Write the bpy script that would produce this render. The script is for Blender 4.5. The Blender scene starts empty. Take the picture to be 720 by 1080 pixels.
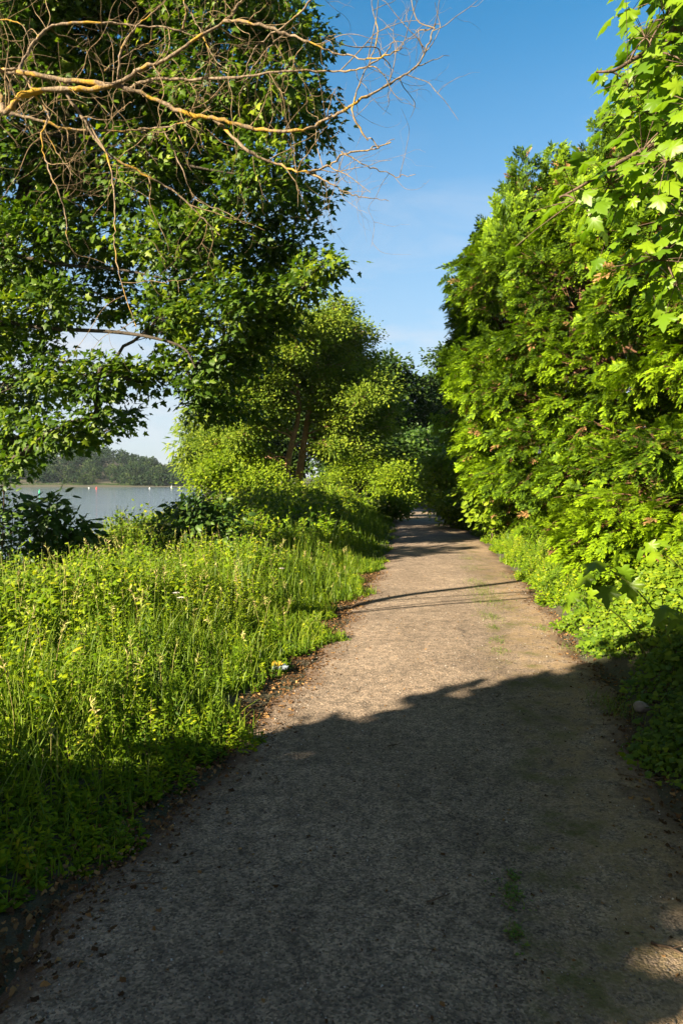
import bpy, math
import numpy as np
from mathutils import Vector

rng = np.random.default_rng(11)
S = bpy.context.scene
COL = S.collection
PI = math.pi

# ------------------------------------------------------------------ camera model
W_PX, H_PX, F_PX = 720.0, 1080.0, 720.0
CAM_H = 1.6
PITCH = math.atan(32.5 / 720.0)

def P(px, py, d):
    """World point seen at photo pixel (px, py) at depth d metres along +Y."""
    u = (px - 360.0) / F_PX
    v = (540.0 - py) / F_PX
    y = math.cos(PITCH) + math.sin(PITCH) * v
    z = -math.sin(PITCH) + math.cos(PITCH) * v
    k = d / y
    return np.array([u * k, d, CAM_H + z * k])

SUN_AZ = math.radians(51.5)      # direction the shadows run, from +Y towards +X
SUN_EL = math.radians(25.0)
SHD = np.array([math.sin(SUN_AZ), math.cos(SUN_AZ), 0.0])
TO_SUN = np.array([-SHD[0] * math.cos(SUN_EL), -SHD[1] * math.cos(SUN_EL), math.sin(SUN_EL)])

# ------------------------------------------------------------------ small helpers
def unit(a):
    a = np.asarray(a, float)
    return a / np.maximum(np.linalg.norm(a, axis=-1, keepdims=True), 1e-9)

def smooth(a, b, x):
    t = np.clip((np.asarray(x, float) - a) / (b - a), 0, 1)
    return t * t * (3 - 2 * t)

def rdir(n, zs=1.0):
    v = rng.normal(size=(n, 3)); v[:, 2] *= zs
    return unit(v)

class Geo:
    """Triangles collected for ONE mesh object, each face with a random tint value."""
    def __init__(self):
        self.v, self.f, self.r, self.n = [], [], [], 0
    def add(self, v, f, r):
        v = np.asarray(v, np.float32).reshape(-1, 3); f = np.asarray(f, np.int64).reshape(-1, 3)
        self.v.append(v); self.f.append(f + self.n); self.n += len(v)
        self.r.append(np.broadcast_to(np.asarray(r, np.float32), (len(f),)).copy())
    def leaves(self, tmpl, pos, d, nrm, scale, rnd):
        """Template (+Y along the leaf, +Z its face) set at every pos."""
        TV, TF, TR = tmpl
        pos = np.asarray(pos, float); n = len(pos)
        if n == 0: return
        y = unit(d); z = nrm - (nrm * y).sum(1, keepdims=True) * y; z = unit(z)
        x = np.cross(y, z)
        sc = np.asarray(scale, float)
        if sc.ndim == 1: sc = np.repeat(sc[:, None], 3, 1)
        V = (pos[:, None, :] + TV[None, :, 0:1] * (x * sc[:, :1])[:, None, :] + TV[None, :, 1:2] * (y * sc[:, 1:2])[:, None, :]
             + TV[None, :, 2:3] * (z * sc[:, 2:])[:, None, :])
        k = len(TV)
        Fc = (TF[None] + (np.arange(n) * k)[:, None, None]).reshape(-1, 3)
        r = (np.asarray(rnd, float)[:, None] + TR[None]).reshape(-1)
        self.add(V.reshape(-1, 3), Fc, r)
    def tubes(self, pts, rad, sides=3, rnd=0.5):
        """Many polylines of equal length: pts (N,K,3), rad (N,K)."""
        pts = np.asarray(pts, float); rad = np.asarray(rad, float)
        if pts.ndim == 2: pts = pts[None]; rad = rad[None]
        N, K, _ = pts.shape
        t = np.gradient(pts, axis=1); t = unit(t)
        ref = np.where(np.abs(t[:, :, 2:3]) > 0.9, np.array([1.0, 0, 0]), np.array([0, 0, 1.0]))
        ref = np.repeat(ref[:, :1], K, 1) * 0 + ref
        a = unit(np.cross(t, ref)); b = np.cross(t, a)
        for k in range(1, K):                                   # keep the frame from flipping
            pa = a[:, k - 1] - (a[:, k - 1] * t[:, k]).sum(-1, keepdims=True) * t[:, k]
            a[:, k] = unit(pa); b[:, k] = np.cross(t[:, k], a[:, k])
        an = np.arange(sides) * 2 * PI / sides
        ring = a[:, :, None, :] * np.cos(an)[None, None, :, None] + b[:, :, None, :] * np.sin(an)[None, None, :, None]
        V = pts[:, :, None, :] + ring * rad[:, :, None, None]
        idx = np.arange(N * K * sides).reshape(N, K, sides)
        p00 = idx[:, :-1]; p10 = idx[:, 1:]
        p01 = np.roll(p00, -1, 2); p11 = np.roll(p10, -1, 2)
        Fc = np.concatenate([np.stack([p00, p01, p11], -1).reshape(N, -1, 3), np.stack([p00, p11, p10], -1).reshape(N, -1, 3)], 1)
        rr = np.broadcast_to(np.asarray(rnd, float), (N,))
        self.add(V.reshape(-1, 3), Fc.reshape(-1, 3), np.repeat(rr, Fc.shape[1]))
    def ribbons(self, pts, wid, side, rnd):
        """Blades: pts (N,K,3), wid (N,K), side (N,3)."""
        N, K, _ = pts.shape
        L = pts - side[:, None] * wid[..., None]; R = pts + side[:, None] * wid[..., None]
        V = np.stack([L, R], 2)
        idx = np.arange(N * K * 2).reshape(N, K, 2)
        a, b, c, d = idx[:, :-1, 0], idx[:, :-1, 1], idx[:, 1:, 1], idx[:, 1:, 0]
        Fc = np.stack([np.stack([a, b, c], -1), np.stack([a, c, d], -1)], 2).reshape(-1, 3)
        self.add(V.reshape(-1, 3), Fc, np.repeat(rnd, (K - 1) * 2))
    def build(self, name, mat, parent=None, smooth_shade=False):
        me = bpy.data.meshes.new(name)
        v = np.concatenate(self.v); f = np.concatenate(self.f).astype(np.int32); r = np.concatenate(self.r)
        me.vertices.add(len(v)); me.vertices.foreach_set('co', v.astype(np.float32).ravel())
        me.loops.add(f.size); me.loops.foreach_set('vertex_index', f.ravel())
        me.polygons.add(len(f)); me.polygons.foreach_set('loop_start', np.arange(0, f.size, 3, dtype=np.int32))
        if smooth_shade:
            me.polygons.foreach_set('use_smooth', np.ones(len(f), bool))
        at = me.attributes.new('tint', 'FLOAT', 'FACE'); at.data.foreach_set('value', r.astype(np.float32))
        me.update(calc_edges=True)
        me.materials.append(mat)
        o = bpy.data.objects.new(name, me); COL.objects.link(o)
        if parent is not None: 
            o.parent = parent
            o.matrix_parent_inverse = parent.matrix_world.inverted()
        return o

def tag(o, label=None, cat=None, group=None, kind=None):
    if label: o['label'] = label
    if cat: o['category'] = cat
    if group: o['group'] = group
    if kind: o['kind'] = kind
    return o

def empty(name, loc, label, cat, group=None):
    o = bpy.data.objects.new(name, None); COL.objects.link(o)
    o.location = [float(c) for c in loc]; o.empty_display_size = 0.2
    o.matrix_world = o.matrix_basis.copy()
    return tag(o, label, cat, group)

# ------------------------------------------------------------------ materials
def new_mat(name):
    m = bpy.data.materials.new(name); m.use_nodes = True
    nt = m.node_tree; nt.nodes.clear()
    out = nt.nodes.new('ShaderNodeOutputMaterial')
    return m, nt, out

def N(nt, typ, **kw):
    n = nt.nodes.new(typ)
    for k, v in kw.items():
        if k in n.inputs: n.inputs[k].default_value = v
        else: setattr(n, k, v)
    return n

def ramp(nt, stops):
    n = nt.nodes.new('ShaderNodeValToRGB'); cr = n.color_ramp
    while len(cr.elements) < len(stops): cr.elements.new(0.5)
    for e, (p, c) in zip(cr.elements, stops):
        e.position = p; e.color = (*c, 1)
    return n

def leaf_mat(name, stops, trans=0.35, rough=0.5, tr_gain=(1.25, 1.35, 0.7), spec=0.35, noise=0.25):
    m, nt, out = new_mat(name); L = nt.links
    at = N(nt, 'ShaderNodeAttribute', attribute_name='tint')
    geo = N(nt, 'ShaderNodeNewGeometry')
    nz = N(nt, 'ShaderNodeTexNoise', Scale=0.9, Detail=2.0)
    L.new(geo.outputs['Position'], nz.inputs['Vector'])
    sub = N(nt, 'ShaderNodeMath', operation='SUBTRACT'); L.new(nz.outputs['Fac'], sub.inputs[0]); sub.inputs[1].default_value = 0.5
    mad = N(nt, 'ShaderNodeMath', operation='MULTIPLY_ADD'); L.new(sub.outputs[0], mad.inputs[0]); mad.inputs[1].default_value = noise * 2
    L.new(at.outputs['Fac'], mad.inputs[2])
    rp = ramp(nt, stops); L.new(mad.outputs[0], rp.inputs['Fac'])
    pb = N(nt, 'ShaderNodeBsdfPrincipled', Roughness=rough); pb.inputs['Specular IOR Level'].default_value = spec
    L.new(rp.outputs['Color'], pb.inputs['Base Color'])
    mul = N(nt, 'ShaderNodeMix', data_type='RGBA', blend_type='MULTIPLY'); mul.inputs[0].default_value = 1.0
    L.new(rp.outputs['Color'], mul.inputs[6]); mul.inputs[7].default_value = (*tr_gain, 1)
    tr = N(nt, 'ShaderNodeBsdfTranslucent'); L.new(mul.outputs[2], tr.inputs['Color'])
    mx = N(nt, 'ShaderNodeMixShader'); mx.inputs[0].default_value = trans
    L.new(pb.outputs[0], mx.inputs[1]); L.new(tr.outputs[0], mx.inputs[2]); L.new(mx.outputs[0], out.inputs['Surface'])
    return m

def bark_mat(name, base, dark, lichen=None, amount=0.5, scale=6.0):
    m, nt, out = new_mat(name); L = nt.links
    tc = N(nt, 'ShaderNodeTexCoord')
    mp = N(nt, 'ShaderNodeMapping'); mp.inputs['Scale'].default_value = (scale * 3, scale * 3, scale)
    L.new(tc.outputs['Object'], mp.inputs['Vector'])
    nz = N(nt, 'ShaderNodeTexNoise', Scale=1.6, Detail=6.0, Roughness=0.65); L.new(mp.outputs[0], nz.inputs['Vector'])
    rp = ramp(nt, [(0.35, dark), (0.62, base)]); L.new(nz.outputs['Fac'], rp.inputs['Fac'])
    col = rp.outputs['Color']
    if lichen:
        n2 = N(nt, 'ShaderNodeTexNoise', Scale=3.2, Detail=5.0, Roughness=0.7); L.new(tc.outputs['Object'], n2.inputs['Vector'])
        r2 = ramp(nt, [(0.60 - amount * 0.25, (0, 0, 0)), (0.66 - amount * 0.2, (1, 1, 1))]); L.new(n2.outputs['Fac'], r2.inputs['Fac'])
        mx = N(nt, 'ShaderNodeMix', data_type='RGBA'); L.new(r2.outputs['Color'], mx.inputs[0])
        L.new(col, mx.inputs[6]); mx.inputs[7].default_value = (*lichen, 1); col = mx.outputs[2]
    pb = N(nt, 'ShaderNodeBsdfPrincipled', Roughness=0.9); pb.inputs['Specular IOR Level'].default_value = 0.2
    L.new(col, pb.inputs['Base Color'])
    bp = N(nt, 'ShaderNodeBump', Strength=0.7, Distance=0.02); L.new(nz.outputs['Fac'], bp.inputs['Height'])
    L.new(bp.outputs[0], pb.inputs['Normal']); L.new(pb.outputs[0], out.inputs['Surface'])
    return m

def plain_mat(name, col, rough=0.6, var=0.25, scale=20.0):
    m, nt, out = new_mat(name); L = nt.links
    tc = N(nt, 'ShaderNodeTexCoord'); nz = N(nt, 'ShaderNodeTexNoise', Scale=scale, Detail=4.0); L.new(tc.outputs['Object'], nz.inputs['Vector'])
    rp = ramp(nt, [(0.3, tuple(c * (1 - var) for c in col)), (0.7, tuple(min(1, c * (1 + var)) for c in col))]); L.new(nz.outputs['Fac'], rp.inputs['Fac'])
    pb = N(nt, 'ShaderNodeBsdfPrincipled', Roughness=rough); L.new(rp.outputs['Color'], pb.inputs['Base Color'])
    L.new(pb.outputs[0], out.inputs['Surface'])
    return m

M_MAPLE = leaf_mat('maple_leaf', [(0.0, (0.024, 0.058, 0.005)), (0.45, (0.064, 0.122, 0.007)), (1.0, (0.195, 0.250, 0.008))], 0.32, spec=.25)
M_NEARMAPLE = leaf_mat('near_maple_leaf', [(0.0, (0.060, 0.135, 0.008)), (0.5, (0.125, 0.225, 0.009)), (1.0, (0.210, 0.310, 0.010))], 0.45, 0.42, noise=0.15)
M_YEW = leaf_mat('yew_needles', [(0.0, (0.018, 0.042, 0.006)), (0.35, (0.062, 0.120, 0.007)), (0.65, (0.135, 0.225, 0.006)), (1.0, (0.215, 0.325, 0.006))], 0.28, 0.6, noise=0.12, spec=.15)
M_ALDER = leaf_mat('alder_leaf', [(0.0, (0.060, 0.108, 0.010)), (0.5, (0.138, 0.200, 0.016)), (1.0, (0.250, 0.295, 0.024))], 0.38, .6, noise=0.3, spec=.12)
M_FARTREE = leaf_mat('background_leaf', [(0.0, (0.014, 0.034, 0.010)), (0.5, (0.034, 0.066, 0.010)), (1.0, (0.070, 0.110, 0.012))], 0.3, .7, spec=.08)
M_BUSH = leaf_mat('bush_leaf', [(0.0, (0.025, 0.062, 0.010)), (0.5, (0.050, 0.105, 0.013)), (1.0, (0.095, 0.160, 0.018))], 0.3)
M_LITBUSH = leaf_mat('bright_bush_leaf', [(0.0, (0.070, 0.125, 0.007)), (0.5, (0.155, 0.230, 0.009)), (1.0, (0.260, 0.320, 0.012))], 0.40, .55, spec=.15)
M_WEED = leaf_mat('weed_leaf', [(0.0, (0.035, 0.085, 0.005)), (0.45, (0.135, 0.228, 0.006)), (0.85, (0.270, 0.335, 0.006)), (1.0, (0.36, 0.32, 0.02))], 0.42, .55, noise=0.25, spec=.16)
M_GRASS = leaf_mat('grass_blade', [(0.0, (0.045, 0.100, 0.008)), (0.5, (0.135, 0.225, 0.011)), (0.9, (0.225, 0.290, 0.020)), (1.0, (0.34, 0.31, 0.11))], 0.40, noise=0.2)
M_IVY = leaf_mat('creeper_leaf', [(0.0, (0.040, 0.095, 0.007)), (0.5, (0.110, 0.185, 0.010)), (1.0, (0.230, 0.290, 0.012))], 0.32, noise=0.25, spec=.2)
M_STEM = leaf_mat('herb_stem', [(0.0, (0.10, 0.17, 0.02)), (0.7, (0.22, 0.26, 0.04)), (1.0, (0.40, 0.30, 0.14))], 0.1)
M_WOOD = leaf_mat('far_wood_leaf', [(0.0, (0.012, 0.028, 0.013)), (0.5, (0.024, 0.048, 0.018)), (1.0, (0.058, 0.084, 0.024))], 0.2, .8, noise=0.1, spec=.05)
M_LITTER = leaf_mat('dry_leaf', [(0.0, (0.05, 0.028, 0.014)), (0.6, (0.16, 0.085, 0.035)), (1.0, (0.34, 0.20, 0.08))], 0.1, 0.9, spec=.1)
M_TUFT = leaf_mat('tuft_blade', [(0.0, (0.06, 0.12, 0.012)), (0.6, (0.13, 0.20, 0.02)), (1.0, (0.24, 0.26, 0.05))], 0.3)
M_BARK = bark_mat('maple_bark', (0.085, 0.070, 0.052), (0.030, 0.024, 0.018))
M_REDBARK = bark_mat('red_brown_bark', (0.42, 0.235, 0.13), (0.16, 0.085, 0.048), scale=4.0)
M_YEWBARK = bark_mat('yew_bark', (0.165, 0.085, 0.045), (0.060, 0.032, 0.020))
M_DEAD = bark_mat('dead_bark', (0.25, 0.190, 0.125), (0.085, 0.062, 0.044), (0.32, 0.20, 0.03), 0.25, 9.0)
M_ORANGE = bark_mat('lichen_branch', (0.25, 0.188, 0.122), (0.085, 0.062, 0.044), (0.36, 0.215, 0.025), 0.36, 9.0)
M_BARE = bark_mat('bare_twig_bark', (0.27, 0.195, 0.105), (0.10, 0.07, 0.040))
M_TWIG = bark_mat('twig_bark', (0.16, 0.11, 0.075), (0.06, 0.042, 0.03))

# ------------------------------------------------------------------ leaf templates
def fan(half, centre, fold=0.10, droop=0.12, wav=0.0):
    """Star-shaped leaf outline from its right half, base to tip."""
    pts = list(half) + [(-x, y) for x, y in reversed(half[1:-1])]
    V = [(0, centre, 0.03)] + [(x, y, -fold * abs(x) - droop * y * y + wav * math.sin(9 * x + 5 * y)) for x, y in pts]
    n = len(pts)
    Fc = [(0, 1 + i, 1 + (i + 1) % n) for i in range(n)]
    return np.array(V, float), np.array(Fc), np.zeros(n)

T_MAPLE_HI = fan([(0, 0.03), (.16, -.08), (.44, -.03), (.31, .13), (.37, .21), (.61, .38), (.45, .42), (.40, .53), (.21, .49), (.25, .66), (.15, .72), (.10, .85), (0, 1)], .28, .24, .32, .05)
T_MAPLE_LO = fan([(0, 0), (.40, -.02), (.25, .17), (.56, .38), (.22, .47), (.16, .72), (0, 1)], .28, .15, .2)
T_IVY = fan([(0, 0.05), (.30, -.06), (.44, .22), (.30, .42), (.20, .75), (0, .95)], .3, .15, .15)
T_OVATE = fan([(0, 0), (.20, .14), (.27, .38), (.20, .66), (0, 1)], .42, .22, .25)
T_ROUND = fan([(0, 0), (.30, .12), (.42, .45), (.28, .80), (0, 1)], .42, .2, .15)
T_LANCE = fan([(0, 0), (.09, .25), (.10, .5), (0, 1)], .4, .35, .45)
T_CURL = fan([(0, 0), (.22, .10), (.34, .34), (.24, .52), (.26, .70), (0, 1)], .4, -.35, .30, .16)
T_CHIP = fan([(0, 0), (.34, .3), (.25, .72), (0, 1)], .45, .25, .1)

def frond(seed, nsh=8, nn=7, nl=0.026, nw=0.010, L=0.34):
    r = np.random.default_rng(seed)
    V, Fc, R = [], [], []
    def shoot(p0, d, ln, new):
        d = d / np.linalg.norm(d); side = np.cross(d, [0, 0, 1]); side /= np.linalg.norm(side)
        for i in range(nn):
            t = (i + .6) / nn
            c = p0 + d * ln * t + np.array([0, 0, -0.22 * ln * t * t])
            for s in (-1, 1):
                l = nl * (1.0 - .45 * abs(t - .45)) * r.uniform(.85, 1.2)
                nd = d * .55 + side * s + np.array([0, 0, r.uniform(-.25, .35)])
                nd /= np.linalg.norm(nd)
                k = len(V)
                V.extend([c - d * nw * .5, c + d * nw * .5, c + nd * l]); Fc.append((k, k + 1, k + 2))
                R.append(new * (0.02 + 0.50 * t))
        k = len(V); e = p0 + d * ln + np.array([0, 0, -0.22 * ln])
        V.extend([e - side * nw * .7, e + side * nw * .7, e + d * nl]); Fc.append((k, k + 1, k + 2)); R.append(new * .55)
    axis = lambda t: np.array([0.03 * math.sin(3 * t + seed), L * t, -0.16 * L * t * t * 2])
    for i in range(nsh):
        t = .15 + .8 * i / nsh
        s = 1 if i % 2 else -1
        shoot(axis(t), np.array([s * r.uniform(.7, 1.0), r.uniform(.6, 1.0), r.uniform(-.25, .25)]), L * (.42 - .22 * t) * r.uniform(.8, 1.25), r.uniform(.6, 1.15))
    shoot(axis(.45), np.array([0.05, 1, -.35]), L * .55, 1.0)
    shoot(axis(.0), np.array([0.0, 1, -.10]), L * .5, .3)
    return np.array(V, float), np.array(Fc), np.array(R)

FRONDS = [frond(s, nsh=6, nn=5, nl=.029, nw=.018, L=.19) for s in range(4)]
FRONDS_LO = [frond(s + 5, nsh=6, nn=4, nl=.040, nw=.027, L=.26) for s in range(3)]

# ------------------------------------------------------------------ terrain
PATH_C = np.array([(-12, -2.6), (-6, -1.35), (-2, -.55), (0, -.2), (2, .13), (3.4, .45), (4.7, .72), (6, .96), (8, 1.30), (12.4, 1.92), (18, 2.58), (24, 3.05), (30, 3.5), (36, 3.85), (42, 3.8), (50, 3.0), (70, -1.0)])
def path_c(y): return np.interp(y, PATH_C[:, 0], PATH_C[:, 1])
HALF = 1.27
WATER_Z = -1.2
def shore_x(y):
    y = np.asarray(y, float)
    return -8.6 - 0.2 * np.maximum(y - 38, 0) + 0.5 * np.sin(y * .35) * np.clip(y / 40, 0, 1) - 0.35 * np.maximum(-4 - y, 0) * 0
def bumps(x, y):
    return (np.sin(x * 1.7 + y * .9) * np.sin(y * 1.3 - x * .6) * .5 + np.sin(x * 4.1 - 1.3 * y) * np.sin(y * 3.7 + .8 * x) * .22 + np.sin(x * .45 + 2) * np.sin(y * .38) * .9)
def ground_z(x, y):
    x = np.asarray(x, float); y = np.asarray(y, float)
    dx = x - path_c(y)
    u = x - shore_x(y)
    lake = -1.35 + 1.35 * smooth(-.2, 6.5, u) - 1.6 * smooth(0, 8, -u)
    far = smooth(352, 366, y + 6 * np.sin(x * .02))
    hill = far * (1.3 + 17.0 * smooth(358, 450, y) * (0.12 + .88 * smooth(-75, -185, x)) )
    z = np.where(u < 7, lake, 0.0)
    z = np.where(y > 340, np.maximum(z, -2.9 + far * 2.9) * (1 - far) + hill * far - 0.0, z)
    left = smooth(HALF - .05, HALF + 1.2, -dx)
    right = smooth(HALF - .1, HALF + 1.75, dx)
    z = z + left * (0.03 + bumps(x, y) * .07 * smooth(0, 3, u)) + right * (.98 + bumps(x, y) * .12)
    edge = smooth(HALF + .35, HALF, np.abs(dx))
    return z - 0.012 * (1 - edge) * (np.abs(dx) < HALF + .4) - 0.02 * edge

def axis_coords(lo, hi, step, far_lo, far_hi):
    a = list(np.arange(lo, hi + 1e-6, step)); s = step; x = a[-1]; up = []
    while x < far_hi: s *= 1.22; x += s; up.append(x)
    s = step; x = a[0]; dn = []
    while x > far_lo: s *= 1.22; x -= s; dn.append(x)
    return np.array(dn[::-1] + a + up)

def ground_mat():
    m, nt, out = new_mat('soil_and_turf'); L = nt.links
    geo = N(nt, 'ShaderNodeNewGeometry')
    nz = N(nt, 'ShaderNodeTexNoise', Scale=2.2, Detail=6.0, Roughness=0.65); L.new(geo.outputs['Position'], nz.inputs['Vector'])
    rp = ramp(nt, [(0.3, (0.030, 0.036, 0.012)), (0.5, (0.055, 0.050, 0.024)), (0.7, (0.085, 0.062, 0.036))]); L.new(nz.outputs['Fac'], rp.inputs['Fac'])
    n2 = N(nt, 'ShaderNodeTexNoise', Scale=45.0, Detail=4.0); L.new(geo.outputs['Position'], n2.inputs['Vector'])
    pb = N(nt, 'ShaderNodeBsdfPrincipled', Roughness=0.95); L.new(rp.outputs['Color'], pb.inputs['Base Color'])
    bp = N(nt, 'ShaderNodeBump', Strength=0.8, Distance=0.03); L.new(n2.outputs['Fac'], bp.inputs['Height']); L.new(bp.outputs[0], pb.inputs['Normal'])
    L.new(pb.outputs[0], out.inputs['Surface'])
    return m

xs = axis_coords(-14, 10, .3, -1600, 1600); ys = axis_coords(-8, 45, .35, -600, 2400)
X, Y = np.meshgrid(xs, ys)
g = Geo(); idx = np.arange(X.size).reshape(X.shape)
q = np.stack([idx[:-1, :-1], idx[:-1, 1:], idx[1:, 1:], idx[1:, :-1]], -1).reshape(-1, 4)
g.add(np.stack([X, Y, ground_z(X, Y)], -1), np.concatenate([q[:, [0, 1, 2]], q[:, [0, 2, 3]]]), .5)
tag(g.build('ground', ground_mat(), smooth_shade=True), kind='structure')

# water sheet
def water_mat():
    m, nt, out = new_mat('lake_water'); L = nt.links
    geo = N(nt, 'ShaderNodeNewGeometry'); mp = N(nt, 'ShaderNodeMapping'); mp.inputs['Scale'].default_value = (0.55, 1.0, 1.0)
    L.new(geo.outputs['Position'], mp.inputs['Vector'])
    nz = N(nt, 'ShaderNodeTexNoise', Scale=1.1, Detail=5.0, Roughness=0.6); L.new(mp.outputs[0], nz.inputs['Vector'])
    n2 = N(nt, 'ShaderNodeTexNoise', Scale=0.09, Detail=3.0); L.new(mp.outputs[0], n2.inputs['Vector'])
    mlt = N(nt, 'ShaderNodeMath', operation='MULTIPLY'); L.new(nz.outputs['Fac'], mlt.inputs[0]); L.new(n2.outputs['Fac'], mlt.inputs[1])
    pb = N(nt, 'ShaderNodeBsdfPrincipled', Roughness=0.05, IOR=1.333); pb.inputs['Base Color'].default_value = (0.095, 0.138, 0.180, 1)
    bp = N(nt, 'ShaderNodeBump', Strength=0.55, Distance=0.4); L.new(mlt.outputs[0], bp.inputs['Height']); L.new(bp.outputs[0], pb.inputs['Normal'])
    L.new(pb.outputs[0], out.inputs['Surface'])
    return m
g = Geo()
wy = np.concatenate([np.linspace(-200, 60, 30), np.linspace(70, 368, 30)])
sx = shore_x(wy) + 1.5
V = np.concatenate([np.stack([np.full_like(wy, -1200), wy, np.full_like(wy, WATER_Z)], 1), np.stack([sx, wy, np.full_like(wy, WATER_Z)], 1)])
n = len(wy); i = np.arange(n - 1)
g.add(V, np.concatenate([np.stack([i, i + n, i + n + 1], 1), np.stack([i, i + n + 1, i + 1], 1)]), .5)
tag(g.build('lake_water', water_mat()), kind='structure')

# path sheet
def path_mat():
    m, nt, out = new_mat('old_asphalt'); L = nt.links
    geo = N(nt, 'ShaderNodeNewGeometry'); uv = N(nt, 'ShaderNodeAttribute', attribute_name='across')
    pos = geo.outputs['Position']
    def noise(scale, detail=4.0, rough=.6):
        n = N(nt, 'ShaderNodeTexNoise', Scale=scale, Detail=detail, Roughness=rough); L.new(pos, n.inputs['Vector']); return n.outputs['Fac']
    def math_(op, a, b):
        n = N(nt, 'ShaderNodeMath', operation=op)
        for i, s in enumerate((a, b)):
            if isinstance(s, (int, float)): n.inputs[i].default_value = s
            else: L.new(s, n.inputs[i])
        return n.outputs[0]
    def mix(fac, a, b):
        n = N(nt, 'ShaderNodeMix', data_type='RGBA'); L.new(fac, n.inputs[0])
        for i, s in ((6, a), (7, b)):
            if isinstance(s, tuple): n.inputs[i].default_value = (*s, 1)
            else: L.new(s, n.inputs[i])
        return n.outputs[2]
    def rng_(v, a, b):
        n = N(nt, 'ShaderNodeMapRange', clamp=True); L.new(v, n.inputs[0]); n.inputs[1].default_value = a; n.inputs[2].default_value = b; return n.outputs[0]
    big = noise(1.3, 5, .6)
    rp = ramp(nt, [(0.3, (0.185, 0.143, 0.106)), (0.7, (0.290, 0.228, 0.172))]); L.new(big, rp.inputs['Fac'])
    vor = N(nt, 'ShaderNodeTexVoronoi', Scale=115.0); L.new(pos, vor.inputs['Vector'])
    vr = ramp(nt, [(0.0, (0.45, 0.45, 0.45)), (0.5, (0.95, .95, .95)), (1.0, (1.6, 1.55, 1.5))])
    sep = N(nt, 'ShaderNodeSeparateColor'); L.new(vor.outputs['Color'], sep.inputs[0]); L.new(sep.outputs[0], vr.inputs['Fac'])
    stone = N(nt, 'ShaderNodeMix', data_type='RGBA', blend_type='MULTIPLY'); stone.inputs[0].default_value = 1.0
    L.new(rp.outputs['Color'], stone.inputs[6]); L.new(vr.outputs['Color'], stone.inputs[7])
    col = stone.outputs[2]
    mid = noise(14, 5, .7)
    mr = ramp(nt, [(.36, (.50, .50, .52)), (.60, (1.18, 1.16, 1.14))]); L.new(mid, mr.inputs['Fac'])
    mm = N(nt, 'ShaderNodeMix', data_type='RGBA', blend_type='MULTIPLY'); mm.inputs[0].default_value = .75; L.new(col, mm.inputs[6]); L.new(mr.outputs['Color'], mm.inputs[7]); col = mm.outputs[2]
    # sandy, dry-moss band on the right third and dirt at both edges
    a = uv.outputs['Fac']
    aw = math_('ADD', a, math_('MULTIPLY', math_('SUBTRACT', noise(1.9, 4), .5), .7))
    sand = math_('MULTIPLY', rng_(aw, .28, .62), rng_(noise(7, 4, .7), .36, .60))
    col = mix(math_('MULTIPLY', sand, .68), col, (0.30, 0.205, 0.105))
    moss = math_('MULTIPLY', math_('MULTIPLY', rng_(aw, .22, .40), rng_(aw, .80, .55)), rng_(noise(3.5, 5, .75), .50, .62))
    col = mix(math_('MULTIPLY', moss, .8), col, (0.085, 0.088, 0.024))
    dirt = rng_(math_('ADD', math_('ABSOLUTE', a, 0), math_('MULTIPLY', math_('SUBTRACT', noise(4, 5, .7), .5), .5)), .78, .98)
    col = mix(math_('MULTIPLY', dirt, .85), col, (0.095, 0.055, 0.032))
    # fine cracks
    vc = N(nt, 'ShaderNodeTexVoronoi', feature='DISTANCE_TO_EDGE', Scale=1.1)
    wv = N(nt, 'ShaderNodeTexNoise', Scale=3.0, Detail=4.0); L.new(pos, wv.inputs['Vector'])
    vm = N(nt, 'ShaderNodeMix', data_type='RGBA'); vm.inputs[0].default_value = .25; L.new(pos, vm.inputs[6]); L.new(wv.outputs['Color'], vm.inputs[7]); L.new(vm.outputs[2], vc.inputs['Vector'])
    crack = math_('MULTIPLY', rng_(vc.outputs['Distance'], .012, .004), rng_(noise(.8, 2), .50, .60))
    col = mix(math_('MULTIPLY', crack, .40), col, (0.03, 0.026, 0.022))
    wear = ramp(nt, [(.32, (.66, .66, .68)), (.5, (.98, .98, .98)), (.68, (1.22, 1.2, 1.18))]); L.new(noise(.55, 6, .68), wear.inputs['Fac'])
    wm = N(nt, 'ShaderNodeMix', data_type='RGBA', blend_type='MULTIPLY'); wm.inputs[0].default_value = .8; L.new(col, wm.inputs[6]); L.new(wear.outputs['Color'], wm.inputs[7]); col = wm.outputs[2]
    pb = N(nt, 'ShaderNodeBsdfPrincipled', Roughness=0.88); pb.inputs['Specular IOR Level'].default_value = .3
    L.new(col, pb.inputs['Base Color'])
    v2 = N(nt, 'ShaderNodeTexVoronoi', Scale=70.0); L.new(pos, v2.inputs['Vector'])
    pit = rng_(noise(60, 3, .65), .55, .66)
    h = math_('ADD', math_('SUBTRACT', math_('MULTIPLY', vor.outputs['Distance'], -1.0), math_('MULTIPLY', v2.outputs['Distance'], .6)), math_('MULTIPLY', pit, -1.2))
    col = mix(math_('MULTIPLY', pit, .75), col, (0.05, 0.037, 0.026))
    bp = N(nt, 'ShaderNodeBump', Strength=.75, Distance=0.005); L.new(h, bp.inputs['Height']); L.new(bp.outputs[0], pb.inputs['Normal'])
    L.new(pb.outputs[0], out.inputs['Surface'])
    return m
py_ = np.concatenate([np.arange(-10, 14, .08), np.arange(14, 70, .3)])
na = 25
ac = np.linspace(-1, 1, na)
V = []; 
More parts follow.
